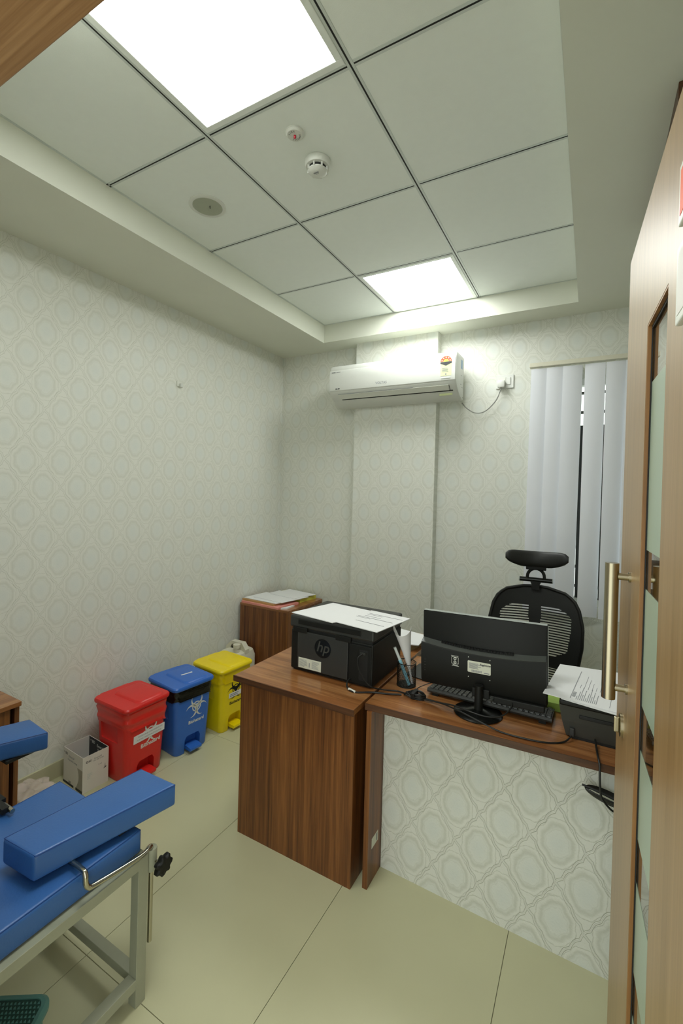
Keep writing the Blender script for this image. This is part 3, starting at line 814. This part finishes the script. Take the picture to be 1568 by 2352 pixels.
# keyboard seen from its rear edge
KX, KY = -.332, 1.850
t = thing('keyboard', 'black desktop keyboard lying behind the monitor base', 'keyboard', (KX, KY, DTZ), R(-.8))
B().prism([(-.062, .012), (.062, .001), (.062, .012), (-.062, .028), (-.066, .020)], 'x', -.232, .232).out('case', M['blk2'], t)
for sx in (-.2, .2): B().box(sx - .012, sx + .012, -.058, -.050, 0, .014).out('foot', M['blk'], t)
def zkey(y): return .0185 - (y + .0) * .125
key = None
for r_i, y in enumerate((-.050, -.030, -.010, .010, .030, .049)):
    x = -.224
    while x < .218:
        wk = .0175
        if r_i == 5 and -.13 < x < -.01: wk = .11
        if key is None or wk != .0175:
            kb = B().loft([[(p[0], p[1], 0) for p in rr(wk - .0015, .0165, .002, 2)], [(p[0], p[1], .006) for p in rr(wk - .0045, .0135, .002, 2)]])
            ko = kb.out('key', M['keys'], t)
            if wk == .0175: key = ko
        else:
            ko = bpy.data.objects.new('key', key.data); COL.objects.link(ko); ko.parent = t
        ko.location = (x + wk / 2, y, zkey(y)); ko.rotation_euler = (-.125, 0, 0)
        x += wk + .0015
slab('ledger', 'bright green ledger of stacked forms behind the keyboard', 'book', [(-.310, 1.925), (-.078, 1.920), (-.072, 2.06), (-.305, 2.075)], DTZ, DTZ + .030, M['green'])
sheet('paper_sheet', 'white sheet lying on the green ledger under the monitor', [(-.50, 1.97), (-.20, 1.975), (-.20, 2.14), (-.49, 2.15)], DTZ + .0305, th=.0015)
slab('notepad', 'white notepad under the sheet left of the green ledger', 'notepad', [(-.48, 1.99), (-.32, 1.985), (-.32, 2.13), (-.47, 2.14)], DTZ, DTZ + .029, M['paper'])
slab('mouse_pad', 'thin dark grey mouse pad between pen holder and monitor', 'mouse pad', [(-.715, 1.93), (-.535, 1.90), (-.515, 2.06), (-.70, 2.09)], DTZ, DTZ + .004, M['blk2'])

# ================================================================== SMALL PRINTER WITH PAPERS
t = thing('compact_printer', 'small black printer seen from behind beside the door handle', 'printer', (.13, 1.74, DTZ))
b = B().loft([[(-.183, 0, .006), (.190, .0, .006), (.19, .24, .006), (-.183, .24, .006)],
              [(-.197, -.012, .06), (.20, -.012, .06), (.20, .25, .06), (-.197, .25, .06)],
              [(-.206, -.022, .115), (.206, -.022, .115), (.206, .25, .115), (-.206, .25, .115)]])
b.out('body', plain('graphite plastic', '3a3b36', .5, bump=.1, bscale=500), t)
B().box(-.206, .206, -.030, .25, .116, .134, bev=.006).out('rear_tray_cover', M['blk'], t)
B().box(-.165, .172, -.002, .20, 0, .008).out('foot_plate', M['black'], t)
B().box(-.145, .02, -.0215, -.012, .080, .092, bev=.002).out('card_slot', M['black'], t)
B().box(-.172, -.158, -.018, .004, .012, .040, bev=.002).out('usb_plug', M['blk2'], t)
for k, (cn, lab, lns) in enumerate((
    ([(-.070, 1.715), (.125, 1.676), (.175, 1.96), (-.02, 1.99)], 'lowest white sheet hanging over the small printer edge', None),
    ([(-.128, 1.722), (.118, 1.690), (.160, 2.09), (-.092, 2.055)], 'printed report with barcode lying on the small printer', [(.33, .34, .05, .85)] + [(.40 + .022 * i, .408 + .022 * i, .05, .14 + .06 * ((i * 7) % 5)) for i in range(12)] + [(.40 + .05 * i, .406 + .05 * i, .35, .45 + .09 * ((i * 3) % 4)) for i in range(6)] + [(.345, .385, .10 + .022 * i, .114 + .022 * i + .004 * (i % 2)) for i in range(6)] + [(.80, .806, .05, .45)]),
    ([(.10, 1.70), (.31, 1.69), (.33, 1.99), (.12, 2.0)], 'white sheet at the right end of the small printer behind the door', None))):
    sheet('paper_sheet', lab, cn, DTZ + .1345 + k * .003, th=.0025, group='papers on the small printer', lines=lns, ink='inkl')

# ================================================================== CABLES
def cable(name, label, pts, r=.0028, mat=None, cat='cable', group=None):
    c = Vector(pts[0])
    return tag(B().tube([Vector(p) - c for p in pts], r, 8, smooth=7).out(name, mat or M['rub'], loc=c, smooth=True), label, cat, group)
zc_ = DTZ + .0035
cable('data_cable', 'thin black cable curving down from the printer side socket', [(-.815, 1.694, .862), (-.828, 1.672, .845), (-.815, 1.665, .80), (-.775, 1.675, .745), (-.735, 1.715, zc_ + .004), (-.68, 1.745, zc_), (-.63, 1.74, zc_)])
t = thing('mains_cable', 'black mains cable with white wrap leaving the printer base', 'cable', (-.872, 1.690, .745))
B().tube([(0, .004, 0), (-.001, -.022, -.006), (.012, -.042, -.020), (.05, -.048, -.0265), (.11, -.012, -.0265), (.17, .010, -.0265), (.22, .034, -.0265)], .0038, 8, smooth=7).out('cord', M['rub'], t, smooth=True)
B().tube([(.018, -.045, -.0215), (.052, -.048, -.0262)], .0052, 10).out('cord_label', M['white2'], t)
t = thing('cable_bundle', 'coiled knot of black cables on the desk left of keyboard', 'cable', (-.60, 1.735, DTZ))
for k in range(5):
    B().tube([(.045 * math.cos(a) * (1 - .1 * k) + .004 * k, .020 * math.sin(a) + .004 * (k % 2), .006 + .0035 * k + .003 * math.sin(a * 2 + k)) for a in [2 * PI * q / 20 for q in range(21)]], .003, 6).out('loop', M['rub'], t, smooth=True)
B().box(-.008, .008, -.024, .028, .001, .026, bev=.003).out('tie', M['blk'], t)
cable('long_cable', 'long black cable sweeping in front of monitor base to small printer', [(-.555, 1.725, zc_ + .004), (-.48, 1.715, zc_ + .01), (-.40, 1.665, zc_ + .022), (-.33, 1.648, zc_ + .014), (-.255, 1.642, zc_), (-.18, 1.640, zc_), (-.11, 1.652, zc_), (-.06, 1.685, zc_), (-.036, 1.715, zc_ + .012)])
cable('signal_cable', 'black signal cable looping from monitor underside past its neck', [(-.232, 1.765, .787), (-.235, 1.735, .765), (-.262, 1.700, .745), (-.31, 1.682, .739), (-.37, 1.684, .741), (-.43, 1.705, .738), (-.50, 1.722, .727), (-.56, 1.738, .7215)])
cable('thin_cable', 'short thin cable running from cable knot under the monitor corner', [(-.598, 1.760, zc_ + .006), (-.615, 1.80, zc_), (-.612, 1.835, zc_), (-.57, 1.856, zc_ + .02), (-.53, 1.90, zc_ + .03)], .0018)
cable('adapter_cable', 'black power lead with moulded joint hanging off the desk edge', [(.034, 1.722, .738), (.036, 1.70, .732), (.040, 1.655, .724), (.043, 1.622, .7235), (.046, 1.602, .712), (.048, 1.598, .66), (.055, 1.60, .62), (.085, 1.61, .586), (.11, 1.61, .598), (.13, 1.61, .65)], .0032)
t = thing('hanging_coil', 'tied coil of black cable hanging below the desk edge', 'cable', (.085, 1.642, .603))
for k in range(8):
    B().tube([(.065 * math.cos(a) - .01, .012 * math.sin(a * 1) + .002 * k, (.0015 + .0016 * k) * math.sin(a) - .012 * math.cos(a) - .001 * k) for a in [2 * PI * q / 24 for q in range(25)]], .0034, 6).out('loop', M['rub'], t, smooth=True)
B().tube([(-.085, -.004, .021), (-.03, -.004, .012), (.04, -.004, -.004)], .0034, 6).out('loose_end', M['rub'], t)
B().box(.012, .026, -.012, .022, -.022, .014, bev=.003).out('tie', M['blk'], t)

# ================================================================== OFFICE CHAIR
CX, CY = -.245, 2.60
t = thing('office_chair', 'black mesh-back office chair with headrest behind the desk', 'chair', (CX, CY, 0), R(5))
def halfw(z):
    pts = [(.50, .150), (.56, .180), (.66, .205), (.78, .222), (.88, .224), (.96, .208), (1.00, .188), (1.03, .155), (1.045, .118), (1.053, .06)]
    for (z0, a), (z1, c) in zip(pts, pts[1:]):
        if z <= z1: return a + (c - a) * max(0, (z - z0) / (z1 - z0))
    return .06
def byy(x, z): return -.05 * (x / .22) ** 2 + .045 * ((z - .78) / .27) ** 2 * (1 if z > .78 else .3) + .0
def inwin(x, z):
    ax = abs(x)
    if ax < .030: return False
    if .645 < z < .70 and ax < .15 + (z - .645): return False
    # rounded window
    if z >= .70:
        lim = .150 + .022 * (z - .70) / .15 if z < .85 else .172
        if z > .955: return False
        r = max(0, z - .905) / .05
        lim -= .055 * r * r
        lo = .70 + .05 * max(0, (ax - .09)) / .08
        return ax < lim and z > lo
    return ax < .16 and .53 < z <= .645
b = bmesh.new(); NX, NZ = 96, 165
z0, z1 = .50, 1.053
vs = {}
def V(i, j):
    if (i, j) not in vs:
        z = z0 + (z1 - z0) * j / NZ; x = halfw(z) * (2 * i / NX - 1)
        vs[i, j] = b.verts.new((x, byy(x, z), z))
    return vs[i, j]
for j in range(NZ):
    for i in range(NX):
        z = z0 + (z1 - z0) * (j + .5) / NZ; x = halfw(z) * (2 * (i + .5) / NX - 1)
        if inwin(x, z) and (j % 4) in (2, 3): continue
        b.faces.new((V(i, j), V(i + 1, j), V(i + 1, j + 1), V(i, j + 1)))
finish(b, 'mesh_back', M['mesh'], t)
rim = []
zs = [.50 + (.553) * k / 30 for k in range(31)]
rim = [(-halfw(z), byy(halfw(z), z), z) for z in zs] + [(halfw(z) * q, byy(halfw(z) * q, 1.053), 1.055) for z in (1.053,) for q in (-.5, 0, .5)] + [(halfw(z), byy(halfw(z), z), z) for z in zs[::-1]]
B().tube(rim + [rim[0]], .0085, 8).out('back_frame', M['blk'], t, smooth=True)
B().prism([(-.028, .50), (.028, .50), (.026, 1.04), (-.026, 1.04)], 'y', .050, .066).out('spine', M['blk'], t)
# headrest bracket
B().prism([(-.022, 1.04), (.022, 1.04), (.018, 1.062), (.030, 1.09), (-.030, 1.09), (-.018, 1.062)], 'y', .020, .042).out('bracket', M['blk'], t)
jb = B().tube([(-.080, .03, 1.092), (.080, .03, 1.092)], .0125, 20).out('pivot_bar', M['blkg'], t, smooth=True)
for s in (-1, 1): B().tube([(s * .080, .03, 1.092), (s * .084, .03, 1.092)], .0125, 20).out('pivot_cap', M['silver'], jb, smooth=True)
B().tube([(-.042, .03, 1.095)] + [(.042 * math.cos(a), .03, 1.108 + .045 * math.sin(a)) for a in [PI - PI * k / 12 for k in range(13)]] + [(.042, .03, 1.095)], .0085, 10).out('arch', M['blk'], t, smooth=True)
B().box(-.050, .050, .010, .045, 1.147, 1.172, bev=.004).out('headrest_mount', M['blk'], t)
rings = []
for k in range(21):
    q = (k / 20 - .5) * 2; x = .150 * q
    e = max(.0, 1 - abs(q) ** 6) ** .5
    zt = 1.250 + .012 * q * q - .022 * (1 - e); zb = 1.166 + .062 * max(0, abs(q) - .42) ** 1.3 + .014 * (1 - e)
    hh_ = max(.006, (zt - zb) / 2); dd = .024 * (.3 + .7 * e)
    cy, cz = -.006 - .060 * abs(q) ** 1.8, (zt + zb) / 2
    rings.append([(x, cy + dd * math.cos(a), cz + hh_ * (abs(math.sin(a)) ** .8) * (1 if math.sin(a) > 0 else -1)) for a in [2 * PI * j / 20 for j in range(20)]])
B().loft(rings).out('headrest', plain('black leatherette', '141512', .5, bump=.15, bscale=300), t, smooth=True)
rings = [[(p[0], p[1], .44) for p in rr(.44, .44, .08, 6, 0, -.25)], [(p[0], p[1], .45) for p in rr(.48, .48, .09, 6, 0, -.25)], [(p[0], p[1], .50) for p in rr(.48, .48, .09, 6, 0, -.25)], [(p[0], p[1], .515) for p in rr(.43, .43, .08, 6, 0, -.25)]]
B().loft(rings).out('seat', M['mesh'], t, smooth=True)
B().prism([(.034, .56), (.034, .50), (-.10, .41), (-.22, .41), (-.22, .44), (-.10, .44)], 'x', -.04, .04).out('back_bracket', M['blk'], t)
B().lathe([(.045, .40), (.025, .39), (.025, .12), (.04, .10), (.04, .07)], 20, c=(0, -.25, 0)).out('gas_column', M['blk'], t, smooth=True)
for k in range(5):
    a = 2 * PI * k / 5 + .3
    mt_ = Matrix.Translation((0, -.25, 0)) @ Matrix.Rotation(a, 4, 'Z')
    lg = B().loft([[(.03, -.022, .075), (.03, .022, .075), (.03, .022, .11), (.03, -.022, .11)], [(.28, -.014, .062), (.28, .014, .062), (.28, .014, .08), (.28, -.014, .08)]], mtx=mt_).out('base_leg', M['blk'], t)
    B().tube([mt_ @ Vector((.27, -.02, .026)), mt_ @ Vector((.27, .02, .026))], .026, 16).out('castor', M['blkg'], lg, smooth=True)

# ================================================================== WASTE BINS
def crescent(r1, d1, r2, d2, ang, n=22):
    c1, c2 = Vector((d1, 0)), Vector((d2, 0))
    f = lambda a: ((c1 + Vector((r1 * math.cos(a), r1 * math.sin(a)))) - c2).length - r2
    lo, hi = 0.0, PI
    for _ in range(50):
        m_ = (lo + hi) / 2
        if f(m_) < 0: lo = m_
        else: hi = m_
    a = hi
    P = c1 + Vector((r1 * math.cos(a), r1 * math.sin(a))); g = math.atan2(P.y - c2.y, P.x - c2.x)
    pts = [c1 + Vector((r1 * math.cos(q), r1 * math.sin(q))) for q in [a + (2 * PI - 2 * a) * k / n for k in range(n + 1)]]
    pts += [c2 + Vector((r2 * math.cos(q), r2 * math.sin(q))) for q in [2 * PI - g - (2 * PI - 2 * g) * k / n for k in range(1, n)]]
    ca, sa = math.cos(ang), math.sin(ang)
    return [(p.x * ca - p.y * sa, p.x * sa + p.y * ca) for p in pts]
def biohazard(name, size, mat, parent, loc, x_top):
    polys = [crescent(.030, .030, .0255, .0375, R(a)) for a in (90, 210, 330)] + [fan(.0185, .0235, 0, 2 * PI - .01, 36)]
    polys = [[(x * size, y * size) for x, y in p] for p in polys]
    return flat(name, polys, mat, parent, BINF, loc)

def bin_(label, loc, rz, mat, film, ink, kind):
    t = thing('pedal_bin', label, 'bin', loc, rz, 'biohazard pedal bins along the wall')
    def sec(z):
        f = z / .385
        return rr(.235 + .034 * f, .217 + .038 * f, .032, 6)
    body = B().loft([ring([(p[0] * .97, p[1] * .97) for p in sec(0)], 0), ring(sec(.008), .008), ring(sec(.12), .12), ring(sec(.25), .25), ring(sec(.385), .385)]).out('body', mat, t, smooth=False)
    c1 = B().prism([(-.052, -.02), (.052, -.02), (.052, .075), (.040, .098), (-.040, .098), (-.052, .075)], 'x', .075, .16)
    c2 = B().box(-.085, .055, -.20, -.112, .205, .300, bev=.006)
    cut(body, [c1, c2])
    for q in body.data.polygons: q.use_smooth = True
    body.data.set_sharp_from_angle(angle=R(35))
    B().prism([(.060, .020), (.155, .018), (.160, .026), (.158, .036), (.120, .040), (.060, .034)], 'y', -.038, .038).out('pedal', mat, t)
    # lid with stepped rear and raised centre
    L = [ring(rr(.288, .274, .032, 6), .383), ring(rr(.294, .280, .034, 6), .388), ring(rr(.294, .280, .034, 6), .398), ring(rr(.284, .270, .032, 6), .405)]
    lid = B().loft(L).out('lid', mat, t, smooth=True)
    B().loft([ring(rr(.225, .170, .030, 6, .012, .030), .404), ring(rr(.210, .155, .028, 6, .012, .030), .412), ring(rr(.200, .145, .026, 6, .012, .030), .413)]).out('lid_panel', mat, lid, smooth=True)
    B().box(-.165, -.130, -.085, .085, .372, .400, bev=.006).out('hinge', mat, lid, smooth=True)
    # liner folded over the rim: crinkled band
    rnd = random.Random(len(label)); rings = []
    hb = {'red': .100, 'blue': .070, 'yel': .075}[kind]
    for j in range(13):
        f = j / 12; z = .384 - hb * f
        base = sec(z); o = []
        for k, p in enumerate(base):
            g = .004 + .0030 * math.sin(k * 1.7 + j * 1.3) * math.sin(j * 2.1 + k * .4) + (.004 * math.sin(j * 1.05 + k * .25) if kind == 'red' else .001)
            g = max(.0025, g)
            l = math.hypot(*p); dz = (-.010 * math.sin(k * .45) - (.014 * math.sin(k * .22 + 1) if kind == 'red' else .0)) * f
            o.append((p[0] * (1 + g / l), p[1] * (1 + g / l), z + dz))
        rings.append(o)
    rings.append([(p[0] * .97, p[1] * .97, p[2]) for p in rings[-1]])
    B().loft(rings, cap=False).out('liner', film, t, smooth=True)
    # front print
    xf = lambda z: .1175 + .017 * z / .385 + .0004
    tilt = .0
    if kind == 'red':
        biohazard('hazard_symbol', 1.2, ink, t, (xf(.235), .022, .232), 0)
        text('lettering', 'Biohazard', .030, ink, t, BINF, (xf(.172), .025, .172), bold=.0006)
        s = flat('paper_sticker', [rect(-.094, .094, -.021, .021)], M['paper'], t, BINF, (xf(.24) + .001, .014, .226))
        text('lettering', 'CLEAN AND CONTAMINATED', .0108, M['inkl'], s, UP, (.006, .008, .0006))
        text('lettering', 'PLASTIC WASTE (AUTOCLAVE)', .0108, M['inkl'], s, UP, (.0, -.009, .0006))
    else:
        biohazard('hazard_symbol', 1.28, ink, t, (xf(.245), .018 if kind == 'blue' else .0, .256), 0)
        text('lettering', 'Biohazard', .0265, ink, t, BINF, (xf(.172), .020 if kind == 'blue' else .004, .172), bold=.0006)
    if kind == 'yel':
        s = flat('paper_sticker', [rect(-.06, .06, -.015, .015)], M['paper'], t, BINF, (xf(.245) + .001, .0, .225))
        flat('print', printlines(.10, .02, 2, 4), M['inkl'], s, UP, (0, 0, .0006))
    if kind == 'blue':
        flat('lid_sticker', [rect(-.036, .036, -.006, .006)], M['paper'], lid, UP, (.012, .028, .4132), R(84))
    return t
bin_('red pedal bin with red liner and white paper sticker over its hazard symbol', (-2.145, 1.587, 0), R(-1), M['red'], M['redb'], M['white'], 'red')
bin_('blue pedal bin with black liner showing a white hazard symbol', (-2.118, 1.897, 0), R(-7), M['bblue'], M['blkb'], M['white'], 'blue')
bin_('yellow pedal bin half hidden behind the walnut printer desk', (-2.085, 2.212, 0), R(-5), M['yel'], M['yelb'], M['black'], 'yel')

t = thing('jerry_can', 'ivory plastic jerry can standing behind the yellow bin', 'can', (-2.285, 2.575, 0))
rings = [ring(rr(.19, .20, .03, 5), 0), ring(rr(.20, .21, .035, 5), .01), ring(rr(.20, .21, .035, 5), .29), ring(rr(.18, .19, .04, 5), .33), ring(rr(.10, .15, .03, 5), .345)]
B().loft(rings).out('body', M['can'], t, smooth=True)
hb = B().prism([(-.095, .32), (.095, .32), (.095, .35), (.06, .395), (-.045, .395), (-.095, .35)], 'y', -.022, .022).out('grip', M['can'], t)
cut(hb, [B().prism([(-.055, .345), (.045, .345), (.035, .375), (-.035, .375)], 'y', -.05, .05)])
B().lathe([(.022, .33), (.022, .37), (.026, .37), (.026, .395), (.001, .395)], 24, c=(.045, -.06, 0)).out('screw_cap', M['can'], t, smooth=True)

# ================================================================== OPEN CARTON AND FLOOR LITTER
t = thing('carton', 'open white syringe carton with dark inner flap beside the red bin', 'box', (-2.25, 1.400, 0), R(-3.5))
cw, cd, chh = .0925, .066, .180
for nm, a in (('wall_panel', (-cw, cw, -cd, -cd + .002)), ('wall_panel', (-cw, cw, cd - .002, cd)), ('wall_panel', (-cw, -cw + .002, -cd + .002, cd - .002)), ('wall_panel', (cw - .002, cw, -cd + .002, cd - .002))):
    B().box(*a, .0, chh).out(nm, M['carton'], t)
B().box(-cw + .002, cw - .002, -cd + .002, cd - .002, .002, .004).out('floor_panel', M['carton'], t)
fl_ = B().box(-cw + .003, cw - .003, cd - .0028, cd - .0022, .06, chh - .001).out('inner_flap', M['navy'], t)
text('flap_lettering', '* BD', .022, M['white'], fl_, FRONT, (-.055, cd - .0031, .158))
text('flap_lettering', 'Emerald', .022, M['white'], fl_, FRONT, (.022, cd - .0031, .150))
text('flap_lettering', 'Syringe', .020, M['white'], fl_, FRONT, (.022, cd - .0031, .128))
B().box(cw - .0028, cw - .0022, -cd + .003, cd - .003, .05, chh - .001).out('inner_flap', M['navy'], t)
flat('ring_mark', [fan(.0035, .0055, 0, 2 * PI - .02, 20)], M['ink'], t, RIGHT, (cw + .0003, -.045, .150))
text('lettering', 'BD', .013, M['ink'], t, RIGHT, (cw + .0003, -.029, .150))
text('lettering', 'Emerald', .012, M['inkl'], t, RIGHT, (cw + .0003, .010, .152))
text('lettering', 'Luer Slip Syringe', .008, M['inkl'], t, RIGHT, (cw + .0003, .014, .142))
text('lettering', '2 ml', .010, M['inkl'], t, RIGHT, (cw + .0003, .022, .112))
flat('print', printlines(.025, .03, 4, 2, -.03, .075), M['acgrey'], t, RIGHT, (cw + .0003, 0, 0))
flat('syringe_drawing', [[(.046, .085), (.048, .105), (.049, .085)], [(.040, .078), (.054, .082), (.054, .087), (.044, .084)]], M['ink'], t, RIGHT, (cw + .0003, 0, 0))
text('lettering', '* BD', .018, M['ink'], t, FRONT, (-.068, -cd - .0003, .155))
text('lettering', 'Emerald', .016, M['inkl'], t, FRONT, (-.015, -cd - .0003, .148))
text('lettering', 'Disposable Syringe', .012, M['inkl'], t, FRONT, (-.005, -cd - .0003, .130))
text('lettering', '100', .016, M['ink'], t, FRONT, (-.03, -cd - .0003, .018))
wave = [(.015 + .03 * math.sin(k / 14 * 2.6), .005 + .11 * k / 14) for k in range(15)]
flat('wave_print', [[(.0925 - .0002, .005)] + [(x + .012, y) for x, y in wave] + [(.0925 - .0002, .115)]], M['cartong'], t, FRONT, (0, -cd - .0002, 0), th=.0003)
flat('bottom_print', [rect(-.0922, .01, .001, .012)], M['navy'], t, FRONT, (0, -cd - .0002, 0), th=.0006)
flat('bottom_print', [rect(.03, .0922, .001, .014)], M['navy'], t, FRONT, (0, -cd - .0002, 0), th=.0006)

t = thing('sample_tube', 'small tube with dark red cap lying beside the carton', 'tube', (-2.30, 1.265, .009), R(-35))
B().tube([(.0, 0, 0), (.016, 0, 0)], .009, 16).out('cap', M['redcap'], t, smooth=True)
B().tube([(-.055, 0, -.002), (.0, 0, -.002)], .0065, 14).out('barrel', M['white2'], t, smooth=True)
rnd = random.Random(5); b = bmesh.new()
bmesh.ops.create_icosphere(b, subdivisions=4, radius=1)
for v in b.verts:
    q = v.co.normalized(); k = 1 + .22 * math.sin(q.x * 7 + 1) * math.sin(q.y * 6) + .12 * math.sin(q.z * 11 + q.x * 5)
    v.co = Vector((q.x * .075 * k, q.y * .095 * k, max(0, .045 + q.z * .050 * k)))
tag(finish(b, 'plastic_bag', M['bag'], loc=(-2.305, 1.155, .001), smooth=True), 'crumpled translucent pinkish plastic bag on the floor by skirting', 'bag')

# ================================================================== LEFT SIDE CABINET
t = thing('side_cabinet', 'low walnut side cabinet against the wall at the left edge', 'cabinet', (-2.255, .72, 0))
B().box(-.150, .142, -.30, .303, .580, .600, bev=.001, seg=1).out('top', M['wy_lit'], t)
B().box(-.143, .130, .282, .300, 0, .580).out('side_panel', M['wz_shade'], t)
B().box(-.143, .130, -.298, -.280, 0, .580).out('side_panel', M['wz_shade'], t)
B().box(-.143, -.135, -.28, .282, 0, .580).out('back_panel', M['wz_shade'], t)
B().box(.114, .128, -.280, .266, .06, .575).out('door', M['wz_shade'], t)
B().box(-.135, .114, -.280, .282, .0, .02).out('bottom_panel', M['wz_shade'], t)

# ================================================================== PHLEBOTOMY CHAIR
OX, OY = -1.355, .62
t = thing('phlebotomy_chair', 'blue vinyl blood collection chair with grey steel frame and padded armrests', 'chair', (OX, OY, 0))
def pad(name, q, zt, th, parent, mat=M['blue'], bev=.010):
    """padded block from plan quad q with per-corner top heights zt"""
    b = bmesh.new()
    lo = [b.verts.new((p[0] - OX, p[1] - OY, z - th)) for p, z in zip(q, zt)]
    hi = [b.verts.new((p[0] - OX, p[1] - OY, z)) for p, z in zip(q, zt)]
    b.faces.new(lo[::-1]); b.faces.new(hi)
    for i in range(4): b.faces.new((lo[i], lo[(i + 1) % 4], hi[(i + 1) % 4], hi[i]))
    bmesh.ops.recalc_face_normals(b, faces=b.faces)
    bmesh.ops.bevel(b, geom=b.edges[:], offset=bev, segments=3, profile=.6, affect='EDGES')
    o = finish(b, name, mat, parent, smooth=True)
    k = bev * .42
    cx = sum(p[0] for p in q) / 4 - OX; cy = sum(p[1] for p in q) / 4 - OY
    loop = []
    for p, z in zip(q, zt):
        d = Vector((p[0] - OX - cx, p[1] - OY - cy)); d = d * (1 - k / d.length)
        loop.append(Vector((cx + d.x, cy + d.y, z - .0028)))
    B().tube([loop[0], loop[1], loop[2], loop[3], loop[0]], .0016, 6).out('piping', M['bluep'], o)
    return o
pad('seat', [(-1.578, .34), (-1.146, .34), (-1.146, .892), (-1.578, .892)], [.512] * 4, .070, t, bev=.012)
B().box(-.222, .218, -.335, -.262, .53, 1.02, bev=.014, seg=3).out('backrest', M['blue'], t, smooth=True)
for sx in (-.15, .15): B().box(sx - .015, sx + .015, -.29, -.263, .40, .60).out('back_post', M['steel'], t)
q = .033
for lx in (-.2235, .1955):
    for ly in (-.265, .248): B().box(lx, lx + q, ly, ly + q, 0, .440, bev=.001, seg=1).out('leg', M['steel'], t)
    B().box(lx, lx + q, -.232, .248, .409, .440, bev=.001, seg=1).out('seat_rail', M['steel'], t)
    B().box(lx, lx + q, -.232, .248, .058, .088, bev=.001, seg=1).out('stretcher', M['steel'], t)
for ly in (-.265, .248):
    B().box(-.1905, .1955, ly, ly + q, .409, .440, bev=.001, seg=1).out('seat_rail', M['steel'], t)
B().box(-.1905, .1955, .249, .249 + .030, .060, .088, bev=.001, seg=1).out('stretcher', M['steel'], t)
# right armrest, rod, clamp and knob
ar = pad('armrest', [(-1.331, .605), (-1.197, .615), (-1.120, .994), (-1.281, .989)], [.600, .600, .600, .600], .068, t)
ar2 = pad('armrest', [(-2.048, .665), (-1.905, .645), (-1.765, .950), (-1.923, .964)], [.600] * 4, .066, t)
def arm_gear(sx, ax, cx, ay0):
    """bent chrome rod under an armrest, dropping through a clamp on the front leg"""
    x = ax - OX; c = cx - OX
    B().tube([(x - sx * .070, ay0, .528), (x - sx * .018, ay0, .5275), (x - sx * .003, ay0, .521), (x, ay0, .500), (x, ay0 + .008, .484), (x, ay0 + .030, .476), (x, .245, .455), (x * .5 + c * .5, .285, .452), (c, .298, .442), (c, .300, .41), (c, .300, .155)], .0072, 14, smooth=5).out('arm_rod', M['chromeb'], t, smooth=True)
    cl = B().lathe([(.0155, .375), (.0165, .378), (.0165, .438), (.0155, .441)], 28, c=(c, .300, 0)).out('rod_clamp', M['steel'], t, smooth=True)
    B().tube([(c + sx * .016, .304, .405), (c + sx * .038, .306, .403)], .005, 12).out('knob_stem', M['chromeb'], cl)
    if sx < 0: return
    kn = []
    n = 48
    for dx, s in ((0, .85), (.004, 1), (.016, 1), (.021, .8), (.021, .02)):
        kn.append([(c + sx * (.036 + dx), .306 + (.027 + .004 * math.cos(7 * a)) * s * math.cos(a), .403 + (.027 + .004 * math.cos(7 * a)) * s * math.sin(a)) for a in [2 * PI * k / n for k in range(n)]])
    B().loft(kn).out('star_knob', M['blk'], cl, smooth=True)
arm_gear(1, -1.122, -1.138, .085)
arm_gear(-1, -1.596, -1.580, .10)
for (a, b_) in (((-1.235, .93), (-1.165, .955)), ((-1.88, .955), (-1.81, .93))):
    B().box(a[0] - OX, b_[0] - OX, min(a[1], b_[1]) - OY - .10, b_[1] - OY, .520, .5335, bev=.003).out('arm_bracket', M['black'], t)
B().box(-1.62 - OX, -1.545 - OX, .70 - OY, .72 - OY, .52, .536).out('arm_bracket', M['black'], t)
B().box(-1.82 - OX, -1.60 - OX, .705 - OY, .735 - OY, .516, .534).out('arm_bracket', M['black'], t)

# ================================================================== TEAL STEP STOOL
t = thing('step_stool', 'low teal plastic step stool with dark studded tread under the blue chair', 'stool', (-1.338, .552, 0), R(33))
SWx, SWy, SH = .29, .205, .12
B().loft([ring(rr(SWx, SWy, .035, 6), .100), ring(rr(SWx, SWy, .035, 6), .112), ring(rr(SWx - .016, SWy - .016, .030, 6), SH), ring(rr(SWx - .034, SWy - .034, .022, 6), SH), ring(rr(SWx - .036, SWy - .036, .022, 6), SH - .004)]).out('platform', M['teal'], t, smooth=True)
tr_ = B().loft([ring(rr(SWx - .037, SWy - .037, .020, 6), SH - .004), ring(rr(SWx - .037, SWy - .037, .020, 6), SH - .002)]).out('tread', M['teald'], t)
b = B()
for i in range(24):
    for j in range(15):
        x = -.118 + .0103 * i + (.005 if j % 2 else 0); y = -.076 + .0108 * j
        b.loft([[(x - .0035, y - .003, SH - .002), (x + .0035, y - .003, SH - .002), (x, y + .0035, SH - .002)], [(x - .002, y - .002, SH + .001), (x + .002, y - .002, SH + .001), (x, y + .002, SH + .001)]])
k = b.out('tread_studs', M['teal'], tr_); k['kind'] = 'stuff'
for sx in (-1, 1):
    for sy in (-1, 1):
        B().loft([[(sx * (.128 - a), sy * (.086 - c), .0) for a, c in ((0, 0), (.028, 0), (.028, .028), (0, .028))], [(sx * (.122 - a), sy * (.080 - c), .101) for a, c in ((0, 0), (.034, 0), (.034, .034), (0, .034))]]).out('leg', M['teal'], t)
